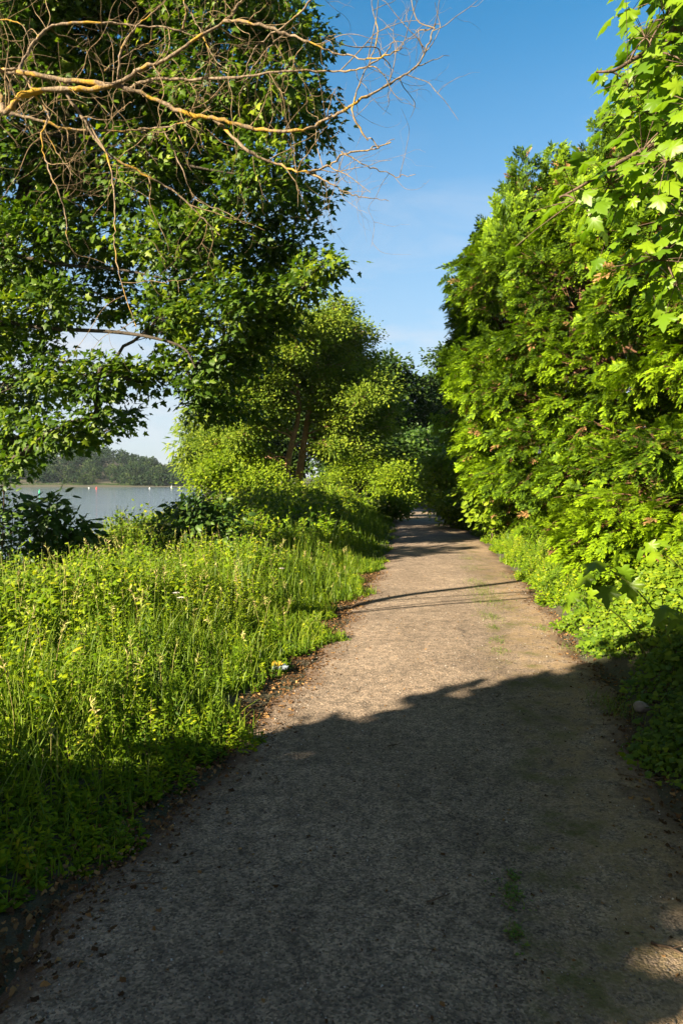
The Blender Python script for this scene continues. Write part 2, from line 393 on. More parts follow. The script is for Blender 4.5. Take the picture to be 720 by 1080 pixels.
for y in py_:
    c = path_c(y); wl = (HALF - .35 * float(smooth(20, 32, y))) + .05 * math.sin(y * 3.1) + .04 * math.sin(y * 7.7 + 1); wr = (HALF - .45 * float(smooth(18, 30, y))) + .06 * math.sin(y * 2.3 + 2) + .04 * math.sin(y * 8.9)
    x = c + np.where(ac < 0, ac * wl, ac * wr)
    z = .004 + .02 * (1 - ac ** 2) + .006 * np.sin(y * 1.1 + ac * 2.3) - .03 * (np.abs(ac) > .99)
    V.append(np.stack([x, np.full(na, y), z], 1))
V = np.array(V); idx = np.arange(V.shape[0] * na).reshape(-1, na)
q = np.stack([idx[:-1, :-1], idx[:-1, 1:], idx[1:, 1:], idx[1:, :-1]], -1).reshape(-1, 4)
g = Geo(); g.add(V, np.concatenate([q[:, [0, 1, 2]], q[:, [0, 2, 3]]]), .5)
o = g.build('path', path_mat(), smooth_shade=True)
at = o.data.attributes.new('across', 'FLOAT', 'POINT'); at.data.foreach_set('value', np.tile(ac, len(py_)).astype(np.float32))
tag(o, kind='structure')

# ------------------------------------------------------------------ trees
def bez(p0, p1, bend, k=7):
    t = np.linspace(0, 1, k)[:, None]
    m = (p0 + p1) / 2 + bend
    return (1 - t) ** 2 * p0 + 2 * t * (1 - t) * m + t * t * p1

def catmull(pts, k=6):
    p = np.asarray(pts, float); p = np.vstack([2 * p[0] - p[1], p, 2 * p[-1] - p[-2]]); out = []
    for i in range(1, len(p) - 2):
        t = np.linspace(0, 1, k, endpoint=False)[:, None]
        out.append(.5 * (2 * p[i] + (p[i + 1] - p[i - 1]) * t + (2 * p[i - 1] - 5 * p[i] + 4 * p[i + 1] - p[i + 2]) * t ** 2 + (3 * p[i] - p[i - 1] - 3 * p[i + 1] + p[i + 2]) * t ** 3))
    out.append(p[-2][None]); return np.concatenate(out)

def spray_leaves(geo, pos, out, tmpl, size, per, spread, up=0.6, sun=0.9, droop=.25, jit=.45, flat=.5):
    """Leaf sprays: at each pos with outward direction out, `per` leaves spread round it."""
    n = len(pos); m = n * per
    p = np.repeat(pos, per, 0); d0 = np.repeat(out, per, 0)
    off = rng.normal(size=(m, 3)) * spread * np.array([1, 1, flat])
    p = p + off
    d = unit(d0 * .6 + unit(off) * .8 + rng.normal(size=(m, 3)) * .35 + np.array([0, 0, -droop]))
    nr = unit(np.array([0, 0, up]) + TO_SUN * sun + rng.normal(size=(m, 3)) * jit)
    base = np.repeat(rng.uniform(0.1, .75, n), per)
    geo.leaves(tmpl, p, d, nr, size * rng.uniform(.6, 1.2, m), np.clip(base + rng.normal(size=m) * .16, 0, 1))

def tree(name, label, cat, base, trunk, trunk_r, clumps, tmpl, size, density, leafm, barkm, group=None, per=9, spread=.22, twig_frac=.5, shell=.55,
         limb_r=.05, droop=.25, limb_from=.35, extra_limbs=(), jit=.45, sun=.9, up=.6, twig_r=.008, trunks=None, limb_bend=.2, merge=False):
    root = empty(name, base, label, cat, group)
    bg = Geo()
    main = catmull(trunk, 6)
    lines = [(main, trunk_r)] + [(catmull(t, 6), r) for t, r in (trunks or [])]
    for ln, r in lines:
        K = len(ln); rr = r * np.linspace(1, .22, K); rr[0] *= 1.35; rr[1] *= 1.12
        bg.tubes(ln, rr, 9)
    lg, cg = (bg if merge else Geo()), Geo()
    allp = np.concatenate([ln[int(len(ln) * limb_from):] for ln, _ in lines])
    cl_ = [(np.asarray(c, float), np.asarray(rad, float) * np.ones(3)) for c, rad in clumps]
    near_trunk = [np.min(np.linalg.norm(allp - c, axis=1)) for c, _ in cl_]
    order = np.argsort(near_trunk)
    nodes, ndist, par = [], [], []            # clump centres already reached by a bough
    for oi in order:
        c = cl_[oi][0]
        ct = np.linalg.norm(allp - c, axis=1) + 1.3 * np.maximum(0, allp[:, 2] - c[2] + .3)
        best, s_, pi = ct.min(), allp[np.argmin(ct)], -1
        if nodes:
            nn_ = np.array(nodes); cn = np.linalg.norm(nn_ - c, axis=1) + .45 * np.array(ndist) + .4 * np.maximum(0, nn_[:, 2] - c[2])
            if cn.min() < best * .92: pi = int(np.argmin(cn)); s_ = nn_[pi]; best = cn[pi]
        nodes.append(c); ndist.append(best); par.append((pi, s_))
    load = np.ones(len(nodes))
    for i in range(len(nodes) - 1, -1, -1):
        if par[i][0] >= 0: load[par[i][0]] += load[i]
    for i, oi in enumerate(order):
        c, rad = cl_[oi]; pi, s = par[i]
        ln = np.linalg.norm(c - s)
        bend = np.array([0, 0, limb_bend * ln]) + rng.normal(size=3) * .16 * ln
        limb = bez(s, c, bend, 10); limb[1:-1] += rng.normal(size=(8, 3)) * .018 * ln
        r0 = limb_r * min(1.5, .30 + .22 * load[i] ** .5); r1 = limb_r * min(1.3, .14 + .2 * (load[i] - 1) ** .5)
        lg.tubes(limb, np.linspace(r0, min(r1, r0), 10), 6)
        limb = limb[[0, 2, 3, 4, 5, 6, 8, 9]]
        ns = max(4, int(density * (rad[0] * rad[1] * rad[2]) ** (2 / 3)))
        dr = rdir(ns); rr = rng.uniform(0, 1, ns) ** (1 / 3); rr = shell + (1 - shell) * rr
        rr = np.where(rng.random(ns) < .3, rng.uniform(.1, 1, ns), rr)
        pos = c + dr * rad * rr[:, None] * rng.uniform(.85, 1.12, (ns, 1))
        outd = unit(dr + unit(c - s) * .5)
        nt_ = int(ns * twig_frac)
        if nt_:
            a = limb[rng.integers(3, 8, nt_)]; e = pos[:nt_]
            midp = (a + e) / 2 + rng.normal(size=(nt_, 3)) * .1 * np.linalg.norm(e - a, axis=1, keepdims=True) + np.array([0, 0, .05])
            t = np.linspace(0, 1, 5)[None, :, None]
            pts = (1 - t) ** 2 * a[:, None] + 2 * t * (1 - t) * midp[:, None] + t * t * e[:, None]
            lg.tubes(pts, np.tile(np.linspace(twig_r * 1.6, twig_r * .5, 5), (nt_, 1)), 3)
        spray_leaves(cg, pos, outd, tmpl, size, per, spread, up, sun, droop, jit)
    for pts, r in extra_limbs:
        ln = catmull(pts, 6); lg.tubes(ln, np.linspace(r, r * .3, len(ln)), 7)
    bg.build('trunk', barkm, root, True)
    if not merge: lg.build('limbs', barkm, root, True)
    cg.build('crown', leafm, root)
    return root

def PX(lst, d, dj=0.0, flat=.8):
    """Clumps from (px, py, radius_px[, depth]) with depth jitter."""
    out = []
    for it in lst:
        dd = it[3] if len(it) > 3 else d
        dd += rng.uniform(-dj, dj)
        r = it[2] / F_PX * dd
        out.append((P(it[0], it[1], dd), np.array([r * 1.1, r * 1.25, r * flat])))
    return out

# left maple: trunk just outside the frame, crown filling the upper left
rows = [(20, 15, 55), (90, 20, 55), (160, 12, 55), (225, 15, 50), (280, 20, 42), (318, 45, 28), (20, -60, 60), (110, -60, 60), (200, -60, 55), (280, -50, 42),
        (15, 95, 55), (90, 105, 52), (160, 95, 52), (225, 105, 50), (285, 105, 42), (326, 135, 24), (322, 95, 24),
        (10, 180, 52), (80, 185, 48), (150, 185, 50), (215, 180, 48), (275, 180, 42), (315, 200, 30),
        (5, 265, 52), (62, 245, 36), (125, 262, 36), (190, 262, 46), (255, 255, 46), (308, 262, 36), (347, 278, 16), (325, 292, 18),
        (0, 345, 48), (55, 318, 30), (112, 312, 30), (178, 325, 36), (236, 325, 42), (285, 318, 34), (318, 305, 18),
        (5, 415, 44), (55, 392, 32), (105, 395, 30), (148, 402, 22), (178, 385, 18), (214, 385, 34), (250, 378, 32), (276, 350, 22),
        (20, 462, 34), (66, 452, 28), (104, 445, 25), (132, 440, 15), (225, 425, 26), (248, 432, 18), (205, 412, 18), (10, 492, 20), (88, 472, 14)]
cl = PX(rows, 14.5, 1.2) 
cl += PX([(r[0] + rng.uniform(-25, 10), r[1] + rng.uniform(-25, 10), r[2] * .8) for r in rows[::2] if r[1] < 330 and r[0] < 300], 17.3, 1.0)
cl += PX([(-70, 20, 70), (-90, 120, 75), (-90, 220, 75), (-80, 320, 70), (-70, 410, 55), (-160, 60, 75), (-170, 180, 80), (-170, 300, 75), (-40, -120, 70), (80, -130, 65), (180, -120, 60)], 15.8, 1.0)
b = np.array([-8.4, 14.8, float(ground_z(-8.4, 14.8))])
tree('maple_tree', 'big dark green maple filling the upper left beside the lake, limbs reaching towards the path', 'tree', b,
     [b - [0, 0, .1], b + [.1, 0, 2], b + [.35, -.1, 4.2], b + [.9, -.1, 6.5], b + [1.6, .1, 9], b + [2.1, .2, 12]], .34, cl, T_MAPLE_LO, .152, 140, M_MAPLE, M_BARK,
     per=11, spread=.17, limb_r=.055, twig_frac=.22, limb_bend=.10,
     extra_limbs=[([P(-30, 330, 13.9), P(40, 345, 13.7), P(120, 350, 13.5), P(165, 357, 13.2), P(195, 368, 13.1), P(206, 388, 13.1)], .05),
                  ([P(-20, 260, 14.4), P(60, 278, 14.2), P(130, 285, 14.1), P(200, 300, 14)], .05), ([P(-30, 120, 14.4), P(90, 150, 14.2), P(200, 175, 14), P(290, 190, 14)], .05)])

# two alders with reddish trunks on the point
A1 = [(232, 492, 15), (226, 468, 17), (252, 452, 22), (247, 482, 18), (272, 430, 24), (250, 412, 24), (276, 478, 14, 37), (280, 396, 26), (262, 376, 22), (296, 366, 24), (288, 424, 20), (318, 348, 18), (284, 448, 18), (320, 400, 14, 37), (345, 470, 14, 39), (275, 350, 18)]
A1 += [(286, 424, 15, 33.5), (270, 452, 15, 33.5), (290, 392, 15, 33.5), (254, 462, 15, 33.5), (268, 372, 20, 33.5), (292, 352, 16, 33.5), (312, 372, 16, 33.5), (262, 398, 20, 33.5), (286, 402, 16, 33.5), (262, 430, 18, 33.5), (300, 338, 14, 33.5), (278, 440, 12, 33.5), (240, 440, 18, 33.5)]
A2 = [(335, 338, 20), (355, 326, 16), (372, 352, 20), (345, 372, 26), (374, 386, 24), (392, 408, 20), (352, 412, 26), (384, 436, 24), (348, 448, 20, 38), (400, 452, 16), (372, 470, 22), (342, 478, 14, 38), (398, 482, 15), (326, 392, 18), (340, 430, 18), (412, 430, 13), (300, 335, 14), (342, 424, 14, 34), (352, 448, 13, 34), (350, 472, 12, 34), (318, 384, 13, 34), (330, 360, 16, 34), (345, 345, 15, 34), (362, 392, 18, 34), (340, 400, 14, 34), (384, 420, 16, 34), (366, 440, 14, 34)]
b = P(300, 545, 35.0); b[2] = 0
tree('alder_tree', 'yellow green waterside tree with the left one of two reddish brown leaning trunks', 'tree', b,
     [b - [0, 0, .1], P(302, 500, 35), P(307, 470, 35), P(315, 435, 35.1), P(312, 400, 35), P(300, 360, 35)], .21, PX(A1, 35, 1.6, .62), T_CHIP, .15, 85, M_ALDER, M_REDBARK,
     'trees on the point', per=34, spread=.34, limb_r=.09, twig_r=.016, twig_frac=.5, jit=.6, limb_from=.25)
b = P(315, 545, 35.6); b[2] = 0
tree('alder_tree', 'yellow green waterside tree with the right one of two reddish brown trunks', 'tree', b,
     [b - [0, 0, .1], P(316, 500, 35.6), P(320, 470, 35.6), P(326, 430, 35.6), P(335, 380, 35.6), P(342, 335, 35.6)], .23, PX(A2, 36, 1.6, .62), T_CHIP, .15, 85, M_ALDER, M_REDBARK,
     'trees on the point', per=34, spread=.34, limb_r=.09, twig_r=.016, twig_frac=.5, jit=.6, limb_from=.25)

# darker trees beyond
def bg_tree(px, top, d, rw, label, mat=M_FARTREE, name='broadleaf_tree', bottom=500, size=.34, dens=26, per=20):
    b = P(px, 540, d); b[2] = 0
    h = P(px, top, d)[2]
    cls = []
    n = max(7, int((bottom - top) / 11))
    for i in range(n):
        t = (i + .5) / n
        y = top + 14 + (bottom - top - 14) * t
        w = rw * math.sin(PI * min(1, .22 + .62 * t))
        for k in range(2):
            cls.append((px + rng.uniform(-1, 1) * w * .75, y + rng.uniform(-6, 6), rng.uniform(.42, .62) * rw))
    cls.append((px, top + 10, rw * .35))
    return tree(name, label, 'tree', b, [b - [0, 0, .1], b + [.1, 0, h * .3], b + [-.1, 0, h * .6], b + [.1, 0, h * .95]], .22, PX(cls, d, 2.0, .75), T_CHIP, size, dens, mat, M_BARK,
                'trees beyond the bend', per=per, spread=.55, limb_r=.09, twig_frac=.3, twig_r=.02, jit=.6, merge=True)
bg_tree(402, 372, 52, 24, 'dark green tree standing behind the yellow green pair, left of the gap of sky')
bg_tree(428, 386, 58, 20, 'dark green tree closing the far end of the path, under the gap of sky')
bg_tree(452, 392, 62, 20, 'dark tree half hidden by the yews at the far end of the path')
bg_tree(360, 330, 56, 24, 'tall bluish green tree whose top shows above the yellow green pair')
bg_tree(300, 392, 60, 26, 'dark tree glimpsed through the crowns behind the two reddish trunks')
bg_tree(250, 410, 58, 26, 'dark tree behind the yellow bushes at the lake shore')
bg_tree(480, 360, 66, 26, 'dark tree behind the farthest yew on the right')
bg_tree(378, 440, 46, 26, 'low dark tree behind the weeds left of the path end', bottom=520)
bg_tree(440, 450, 48, 24, 'low green tree right behind the point where the path vanishes', mat=M_BUSH, bottom=530)
b = P(208, 545, 46); b[2] = -.4
tree('willow_tree', 'pale feathery willow at the lake edge left of the yellow green pair', 'tree', b, [b, P(210, 500, 46), P(208, 465, 46), P(205, 435, 46)], .14,
     PX([(206, 452, 14), (202, 470, 14), (212, 436, 10), (215, 486, 16), (204, 490, 10), (216, 462, 14)], 46, .8, .8), T_LANCE, .5, 45, M_ALDER, M_BARK, per=14, spread=.4, limb_r=.07, twig_r=.014)

# ------------------------------------------------------------------ yews along the right-hand side
def yew(label, cx, cy, R, H, nclump, nfr, fr, zmin=.2, hole=None, hole_r=.0):
    gz = float(ground_z(cx, cy))
    root = empty('yew_tree', (cx, cy, gz), label, 'tree', 'yews along the right side of the path')
    base = np.array([cx, cy, gz])
    tg = Geo()
    for k in range(3):
        a = rng.uniform(0, 2 * PI); o = np.array([math.cos(a), math.sin(a), 0]) * .22
        ln = catmull([base + o - [0, 0, .1], base + o * 1.5 + [0, 0, H * .25], base + o * 3 + rng.normal(size=3) * .1 + [0, 0, H * .5], base + o * 3.4 + [0, 0, H * .85]], 6)
        tg.tubes(ln, np.linspace(.15, .04, len(ln)), 8)
    lg, cg, dg = Geo(), Geo(), Geo()
    made = 0; tries = 0
    cam_a = math.atan2(-cy, -cx)
    while made < nclump and tries < nclump * 20:
        tries += 1
        t = rng.uniform(0, 1); z = gz * .4 + zmin + (H - zmin) * t
        a = rng.uniform(-PI, PI)
        facing = math.cos(a - (cam_a - .35))
        if facing < -.35 and rng.random() > .35: continue
        prof = math.sin(PI * min(1.0, .30 + .70 * t)) ** .55 if t > .0 else 1
        prof = max(.12, prof)
        r = R * prof * rng.uniform(.66, 1.08) - .35
        c = base + np.array([math.cos(a) * r, math.sin(a) * r, z - gz])
        lim = path_c(c[1]) + HALF * (1.32 - .65 * float(smooth(.6, 2.8, z)))
        if c[0] < lim: c[0] = lim + rng.uniform(0, .3)
        made += 1
        if hole is not None and np.linalg.norm(c - hole) < hole_r: continue
        if made > nclump * .86:          # separate leading shoots standing out of the top
            rt = R * rng.uniform(.05, .66); c = base + np.array([math.cos(a) * rt, math.sin(a) * rt, H * rng.uniform(.80, 1.0) - 2.6 * (rt / R) ** 2])
            z = c[2] + gz
        spire = made > nclump * .86
        s = base + np.array([rng.normal() * .2, rng.normal() * .2, max(.5, (z - gz) * .75 - .3)])
        limb = bez(s, c, np.array([0, 0, .25]) + rng.normal(size=3) * .35, 8); limb[1:-1] += rng.normal(size=(6, 3)) * .05
        if rng.random() < .45: lg.tubes(limb, np.linspace(.034, .007, 8) * rng.uniform(.6, 1.1), 5)
        cr = rng.uniform(.26, .70) * (R / 2.6)
        n = int(nfr * cr * cr / .36)
        d = rdir(n, .85)
        o2 = unit(np.array([math.cos(a), math.sin(a), .1]))
        keep = (d @ o2) > -.45; d = d[keep]; n = len(d)
        rr = np.where(rng.random(n) < .7, rng.uniform(.82, 1.06, n), rng.uniform(.35, .9, n))
        pos = c + d * (np.array([cr * .6, cr * .6, cr * 1.35]) if spire else np.array([cr, cr, cr * .72])) * rr[:, None]
        fd = unit(d * .7 + (np.array([0, 0, .9]) if spire else o2 * .55) + rng.normal(size=(n, 3)) * .32 + np.array([0, 0, -.30]))
        nr = unit(np.array([0, 0, .6]) + d * .6 + o2 * .35 + rng.normal(size=(n, 3)) * .32)
        back = pos - fd * .15
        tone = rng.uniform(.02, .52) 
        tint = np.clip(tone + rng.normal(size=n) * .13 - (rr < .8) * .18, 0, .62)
        ch = rng.integers(0, len(fr), n); dead = rng.random(n) < .035 + .10 * (rr < .7); ch = np.where(dead, -1, ch)
        dg.leaves(fr[0], back[dead], fd[dead], nr[dead], rng.uniform(.6, 1.0, dead.sum()), rng.uniform(0, .7, dead.sum()))
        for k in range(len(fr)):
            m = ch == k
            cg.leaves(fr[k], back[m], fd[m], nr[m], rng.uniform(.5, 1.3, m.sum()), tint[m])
        nt_ = max(3, n // 12)
        a0 = limb[rng.integers(3, 8, nt_)]; e = pos[rng.integers(0, n, nt_)]
        tt = np.linspace(0, 1, 5)[None, :, None]
        mp_ = (a0 + e) / 2 + np.array([0, 0, .06]) + rng.normal(size=(nt_, 3)) * .04
        lg.tubes((1 - tt) ** 2 * a0[:, None] + 2 * tt * (1 - tt) * mp_[:, None] + tt * tt * e[:, None], np.tile(np.linspace(.011, .003, 5), (nt_, 1)), 3)
    tg.build('trunk', M_YEWBARK, root, True); lg.build('limbs', M_YEWBARK, root, True); cr_ = cg.build('crown', M_YEW, root); dg.build('withered_sprigs', M_LITTER, cr_)
    return root
yew('nearest yew on the right, bright green with red brown boughs showing through its thin side', 5.35, 8.2, 2.75, 6.3, 150, 370, FRONDS, hole=P(712, 430, 6.3), hole_r=.55)
yew('middle yew of the right side, broad bright crown leaning out over the path edge', 4.9, 11.8, 2.65, 6.7, 145, 310, FRONDS)
yew('tall yew behind the middle one, its top against the blue sky', 4.95, 15.6, 3.45, 7.5, 140, 160, FRONDS_LO)
yew('farthest yew, its drooping lower boughs narrowing the view of the path', 5.4, 20.0, 3.4, 7.4, 110, 100, FRONDS_LO)

# ------------------------------------------------------------------ near maple at the upper right
def near_maple():
    b = np.array([3.3, 3.6, float(ground_z(3.3, 3.6))])
    root = empty('maple_tree', b, 'young maple leaning in from the upper right, large bright lobed leaves close by', 'tree')
    tg, lg, cg = Geo(), Geo(), Geo()
    tr = catmull([b - [0, 0, .1], b + [-.05, 0, 1.2], b + [-.15, .05, 2.3], b + [-.25, .05, 3.4], b + [-.35, 0, 5.0]], 6)
    tg.tubes(tr, np.linspace(.085, .03, len(tr)), 8)
    limbs = [([b + [-.2, .05, 2.2], P(745, 40, 3.3), P(700, 48, 3.2), P(672, 60, 3.15), P(648, 74, 3.1), P(628, 76, 3.1)], [(660, 20), (690, 12), (712, 30), (668, 45), (640, 62), (622, 90), (655, 80), (690, 70), (712, 75), (650, 100), (705, 5), (655, 0), (632, 75), (640, 40)]),
             ([b + [-.15, .05, 1.8], P(750, 150, 3.4), P(700, 150, 3.2), P(655, 170, 3.1), P(615, 195, 3.0), P(590, 208, 3.0)], [(690, 110), (665, 130), (712, 120), (645, 190), (620, 195), (602, 205), (632, 210), (655, 150), (680, 170), (585, 212), (640, 118), (655, 165), (625, 180)]),
             ([b + [-.1, .05, 1.5], P(760, 240, 3.3), P(720, 250, 3.2), P(690, 270, 3.1), P(662, 282, 3.0)], [(700, 200), (712, 235), (690, 240), (672, 275), (700, 280), (715, 270), (705, 215), (678, 210), (720, 295), (690, 300), (705, 255), (660, 290)]),
             ([b + [-.2, .05, 2.6], P(760, -60, 3.4), P(700, -70, 3.2), P(655, -55, 3.1)], [(690, -40), (660, -50), (720, -30), (650, -20), (640, -90)]),
             ([b + [-.1, .05, 1.6], P(790, 190, 3.7), P(745, 190, 3.7), P(705, 195, 3.6)], [(712, 160), (720, 190), (700, 145), (742, 170), (695, 185), (760, 205), (718, 90), (705, 105), (700, 230), (740, 240)])]
    for pts, cs in limbs:
        ln = catmull(pts, 6); lg.tubes(ln, np.linspace(.020, .004, len(ln)), 6)
        dend = pts[-1][1]
        for (px, py) in cs:
            c = P(px + 22 + (18 if py < 140 else 0), py, dend + rng.uniform(-.15, .35))
            s = ln[np.argmin(np.linalg.norm(ln - c, axis=1) + .3 * rng.random(len(ln)))]
            tw = bez(s, c, np.array([0, 0, .03]), 6); lg.tubes(tw, np.linspace(.006, .0025, 6), 4)
            k = rng.integers(9, 15)
            for j in range(k):
                off = rng.normal(size=3) * np.array([.085, .12, .07])
                p = c + off
                lg.tubes(bez(c, p, np.array([0, 0, .015]), 4), np.array([.0022, .0018, .0015, .0013]), 3, .3)
                d = unit(off * np.array([1, 1, .4]) * 6 + np.array([-.35, -.15, -.6]) + rng.normal(size=3) * .45)
                nr = unit(np.array([0, 0, .55]) + TO_SUN * .75 + rng.normal(size=3) * .38)
                cg.leaves(T_MAPLE_HI, p[None], d[None], nr[None], np.array([rng.uniform(.062, .118)]), np.array([rng.uniform(.1, .9)]))
    # remainder of the crown, above and to the right of the frame
    n = 260
    c = b + np.array([.2, .2, 4.0]) + rdir(n) * np.array([1.3, 1.3, 1.4]) * rng.uniform(.4, 1, (n, 1))
    c = c[(c[:, 0] / c[:, 1] > .56) | (c[:, 1] < .3)]
    spray_leaves(cg, c, unit(c - (b + np.array([0, 0, 3.6]))), T_MAPLE_HI, .13, 6, .12)
    for e in c[::9]:
        s = tr[np.argmin(np.linalg.norm(tr - e, axis=1))]; lg.tubes(bez(s, e, np.array([0, 0, .1]), 6), np.linspace(.012, .003, 6), 4)
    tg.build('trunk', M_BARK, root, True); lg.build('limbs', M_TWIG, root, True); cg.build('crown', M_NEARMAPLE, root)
near_maple()

def sapling(label, px, py, d, spots, size):
    base = P(px, py, d); base[0] += .62; base[1] += .15; base[2] = float(ground_z(base[0], base[1]))
    root = empty('maple_sapling', base, label, 'sapling', 'maple saplings among the creepers')
    sg, cg = Geo(), Geo()
    tips = [P(x, y, d + dz) for x, y, dz in spots]
    top = np.mean(tips, 0)
    st = bez(base - [0, 0, .05], top, np.array([.12, 0, .16]), 8); sg.tubes(st, np.linspace(.008, .004, 8), 5)
    for p in tips:
        sg.tubes(bez(st[rng.integers(4, 8)], p, np.array([0, 0, .03]), 5), np.linspace(.003, .0015, 5), 3)
        d_ = unit((p - top) * np.array([1, 1, .3]) * 4 + np.array([-.35, -.25, -.45]) + rng.normal(size=3) * .2)
        nr = unit(np.array([0, 0, .5]) + TO_SUN * .9 + rng.normal(size=3) * .2)
        cg.leaves(T_MAPLE_HI, p[None], d_[None], nr[None], np.array([size * rng.uniform(.8, 1.15)]), np.array([rng.uniform(.4, .9)]))
    sg.build('stem', M_STEM, root, True); cg.build('foliage', M_NEARMAPLE, root)
sapling('tallest maple sapling in front of the dark hollow under the nearest yew', 640, 610, 4.9, [(632, 592, 0), (655, 598, .05), (622, 605, .1), (662, 610, .1), (640, 618, -.05), (648, 585, .15)], .17)
sapling('maple sapling with paired leaves catching the light at the dark hollow', 690, 590, 4.6, [(684, 572, 0), (697, 570, .05), (690, 582, -.05), (676, 580, .1)], .13)
sapling('shaded maple sapling at the right edge of the photo', 712, 670, 4.0, [(705, 640, 0), (716, 648, .05), (700, 650, .1), (720, 632, .1), (722, 655, 0)], .14)
sapling('low maple sapling with large leaves just above the lit path edge', 612, 640, 5.4, [(606, 625, 0), (618, 630, .05), (625, 622, .1), (600, 634, .05)], .14)

# ------------------------------------------------------------------ dead tree with lichen-covered limbs
def dead_tree():
    b = np.array([-5.2, 4.4, float(ground_z(-5.2, 4.4))])
    root = empty('dead_tree', b, 'dead leafless tree at the upper left, bare twisted boughs crusted with orange lichen', 'tree')
    tg = Geo()
    tr = catmull([b - [0, 0, .1], b + [.14, -.1, 1.0], b + [-.12, .16, 2.1], b + [.2, -.05, 3.2], b + [.05, .2, 4.2], b + [.0, .0, 5.4], b + [-.25, .3, 6.4]], 6)
    tg.tubes(tr, np.linspace(.13, .05, len(tr)), 9)
    tg.build('trunk', M_DEAD, root, True)
    D = 4.7
    def q(lst, d0, d1):
        k = len(lst); return [P(x, y, d0 + (d1 - d0) * i / max(1, k - 1) + rng.uniform(-.05, .05)) for i, (x, y) in enumerate(lst)]
    j1, j2 = tr[18], tr[22]
    limbs = [(q([(-60, 70), (0, 75), (20, 76), (60, 83), (120, 91), (160, 103), (195, 119), (230, 126), (270, 136), (312, 138), (340, 128), (360, 117), (392, 99), (422, 82), (440, 68), (452, 45), (459, 25)], 4.7, 4.4), .024, 1, j2),
             (q([(-50, 128), (6, 118), (22, 102), (45, 95), (85, 94), (120, 90), (148, 73), (175, 62), (205, 42), (240, 20), (256, -3), (268, -30)], 4.6, 4.5), .030, 1, j1),
             (q([(20, 76), (28, 57), (42, 38), (60, 26), (100, 24), (150, 27), (190, 32), (214, 44)], 4.7, 4.8), .015, 0, None),
             (q([(-40, 112), (0, 118), (25, 123), (70, 135), (130, 138), (170, 135), (200, 127), (222, 112)], 4.9, 4.9), .018, 1, j1),
             (q([(130, 96), (160, 84), (200, 84), (250, 82), (300, 75), (345, 75), (380, 73), (402, 60), (415, 44)], 4.7, 4.4), .013, 0, None),
             (q([(236, 22), (262, 24), (300, 35), (330, 47), (362, 58), (395, 62), (425, 50)], 4.5, 4.2), .012, 0, None),
             (q([(226, 126), (240, 138), (262, 160), (292, 173), (322, 181), (345, 176), (362, 163), (390, 158), (412, 150)], 4.6, 4.4), .014, 1, None),
             (q([(322, 181), (345, 192), (365, 202), (385, 208), (410, 212)], 4.5, 4.4), .007, 0, None),
             (q([(70, 98), (90, 128), (112, 160), (150, 183), (185, 203), (212, 228), (232, 248)], 4.65, 4.9), .014, 0, None),
             (q([(0, 74), (22, 76), (38, 100), (52, 122), (45, 140), (48, 168), (60, 198), (69, 225), (71, 250)], 4.6, 4.5), .012, 0, None),
             (q([(92, 128), (112, 162), (120, 200), (122, 235), (121, 262), (130, 305), (144, 345)], 4.7, 4.4), .009, 1, None),
             (q([(46, 132), (60, 160), (77, 185)], 4.6, 4.6), .007, 0, None),
             (q([(170, 135), (182, 155), (195, 185), (206, 210), (240, 225), (258, 236)], 4.9, 4.9), .007, 0, None),
             (q([(300, 35), (275, 60), (262, 80), (252, 100)], 4.5, 4.6), .007, 0, None),
             (q([(340, -20), (322, 8), (298, 28), (275, 45), (262, 65), (256, 85)], 4.4, 4.6), .009, 0, None),
             (q([(124, 84), (128, 55), (142, 30), (160, 15), (185, -10)], 4.7, 4.7), .010, 0, None),
             (q([(-20, 20), (20, 25), (32, 45), (40, 75)], 4.8, 4.8), .007, 0, None),
             (q([(193, 30), (196, 10), (190, -10)], 4.6, 4.6), .009, 0, None),
             (q([(110, 75), (122, 66), (150, 48), (168, 40)], 4.7, 4.7), .006, 1, None),
             (q([(195, 5), (206, 22), (216, 42), (225, 60), (240, 75)], 4.7, 4.6), .007, 0, None),
             (q([(388, 148), (372, 120), (378, 90), (392, 60), (398, 30), (392, 5), (400, -15)], 4.4, 4.4), .007, 0, None),
             (q([(360, 160), (380, 172), (400, 180), (420, 186), (438, 184)], 4.4, 4.3), .006, 0, None)]
    def twigs(geo, line, r, n, lmin, lmax, depth=0):
        K = len(line)
        for _ in range(n):
            i = rng.integers(2, K - 1); p = line[i]; t = unit(line[i + 1 if i + 1 < K else i] - line[i - 1])
            sd = rng.normal(size=3); sd[1] *= .7; sd -= t * (sd @ t); sd = unit(sd)
            dr = unit(t * rng.uniform(.2, .9) + sd)
            ln = rng.uniform(lmin, lmax)
            pts = [p]; d = dr
            for s in range(6):
                d = unit(d + rng.normal(size=3) * .26 + np.array([0, 0, rng.uniform(-.05, .06)]))
                pts.append(pts[-1] + d * ln / 6)
            pl = catmull(pts, 3)
            r0 = min(r * .40, .0044) * rng.uniform(.5, 1.05)
            geo.tubes(pl, np.linspace(r0, r0 * .35, len(pl)), 4)
            if depth < 1 and ln > .25:
                twigs(geo, pl, r0 * 1.4, rng.integers(1, 5), .08, .3, depth + 1)
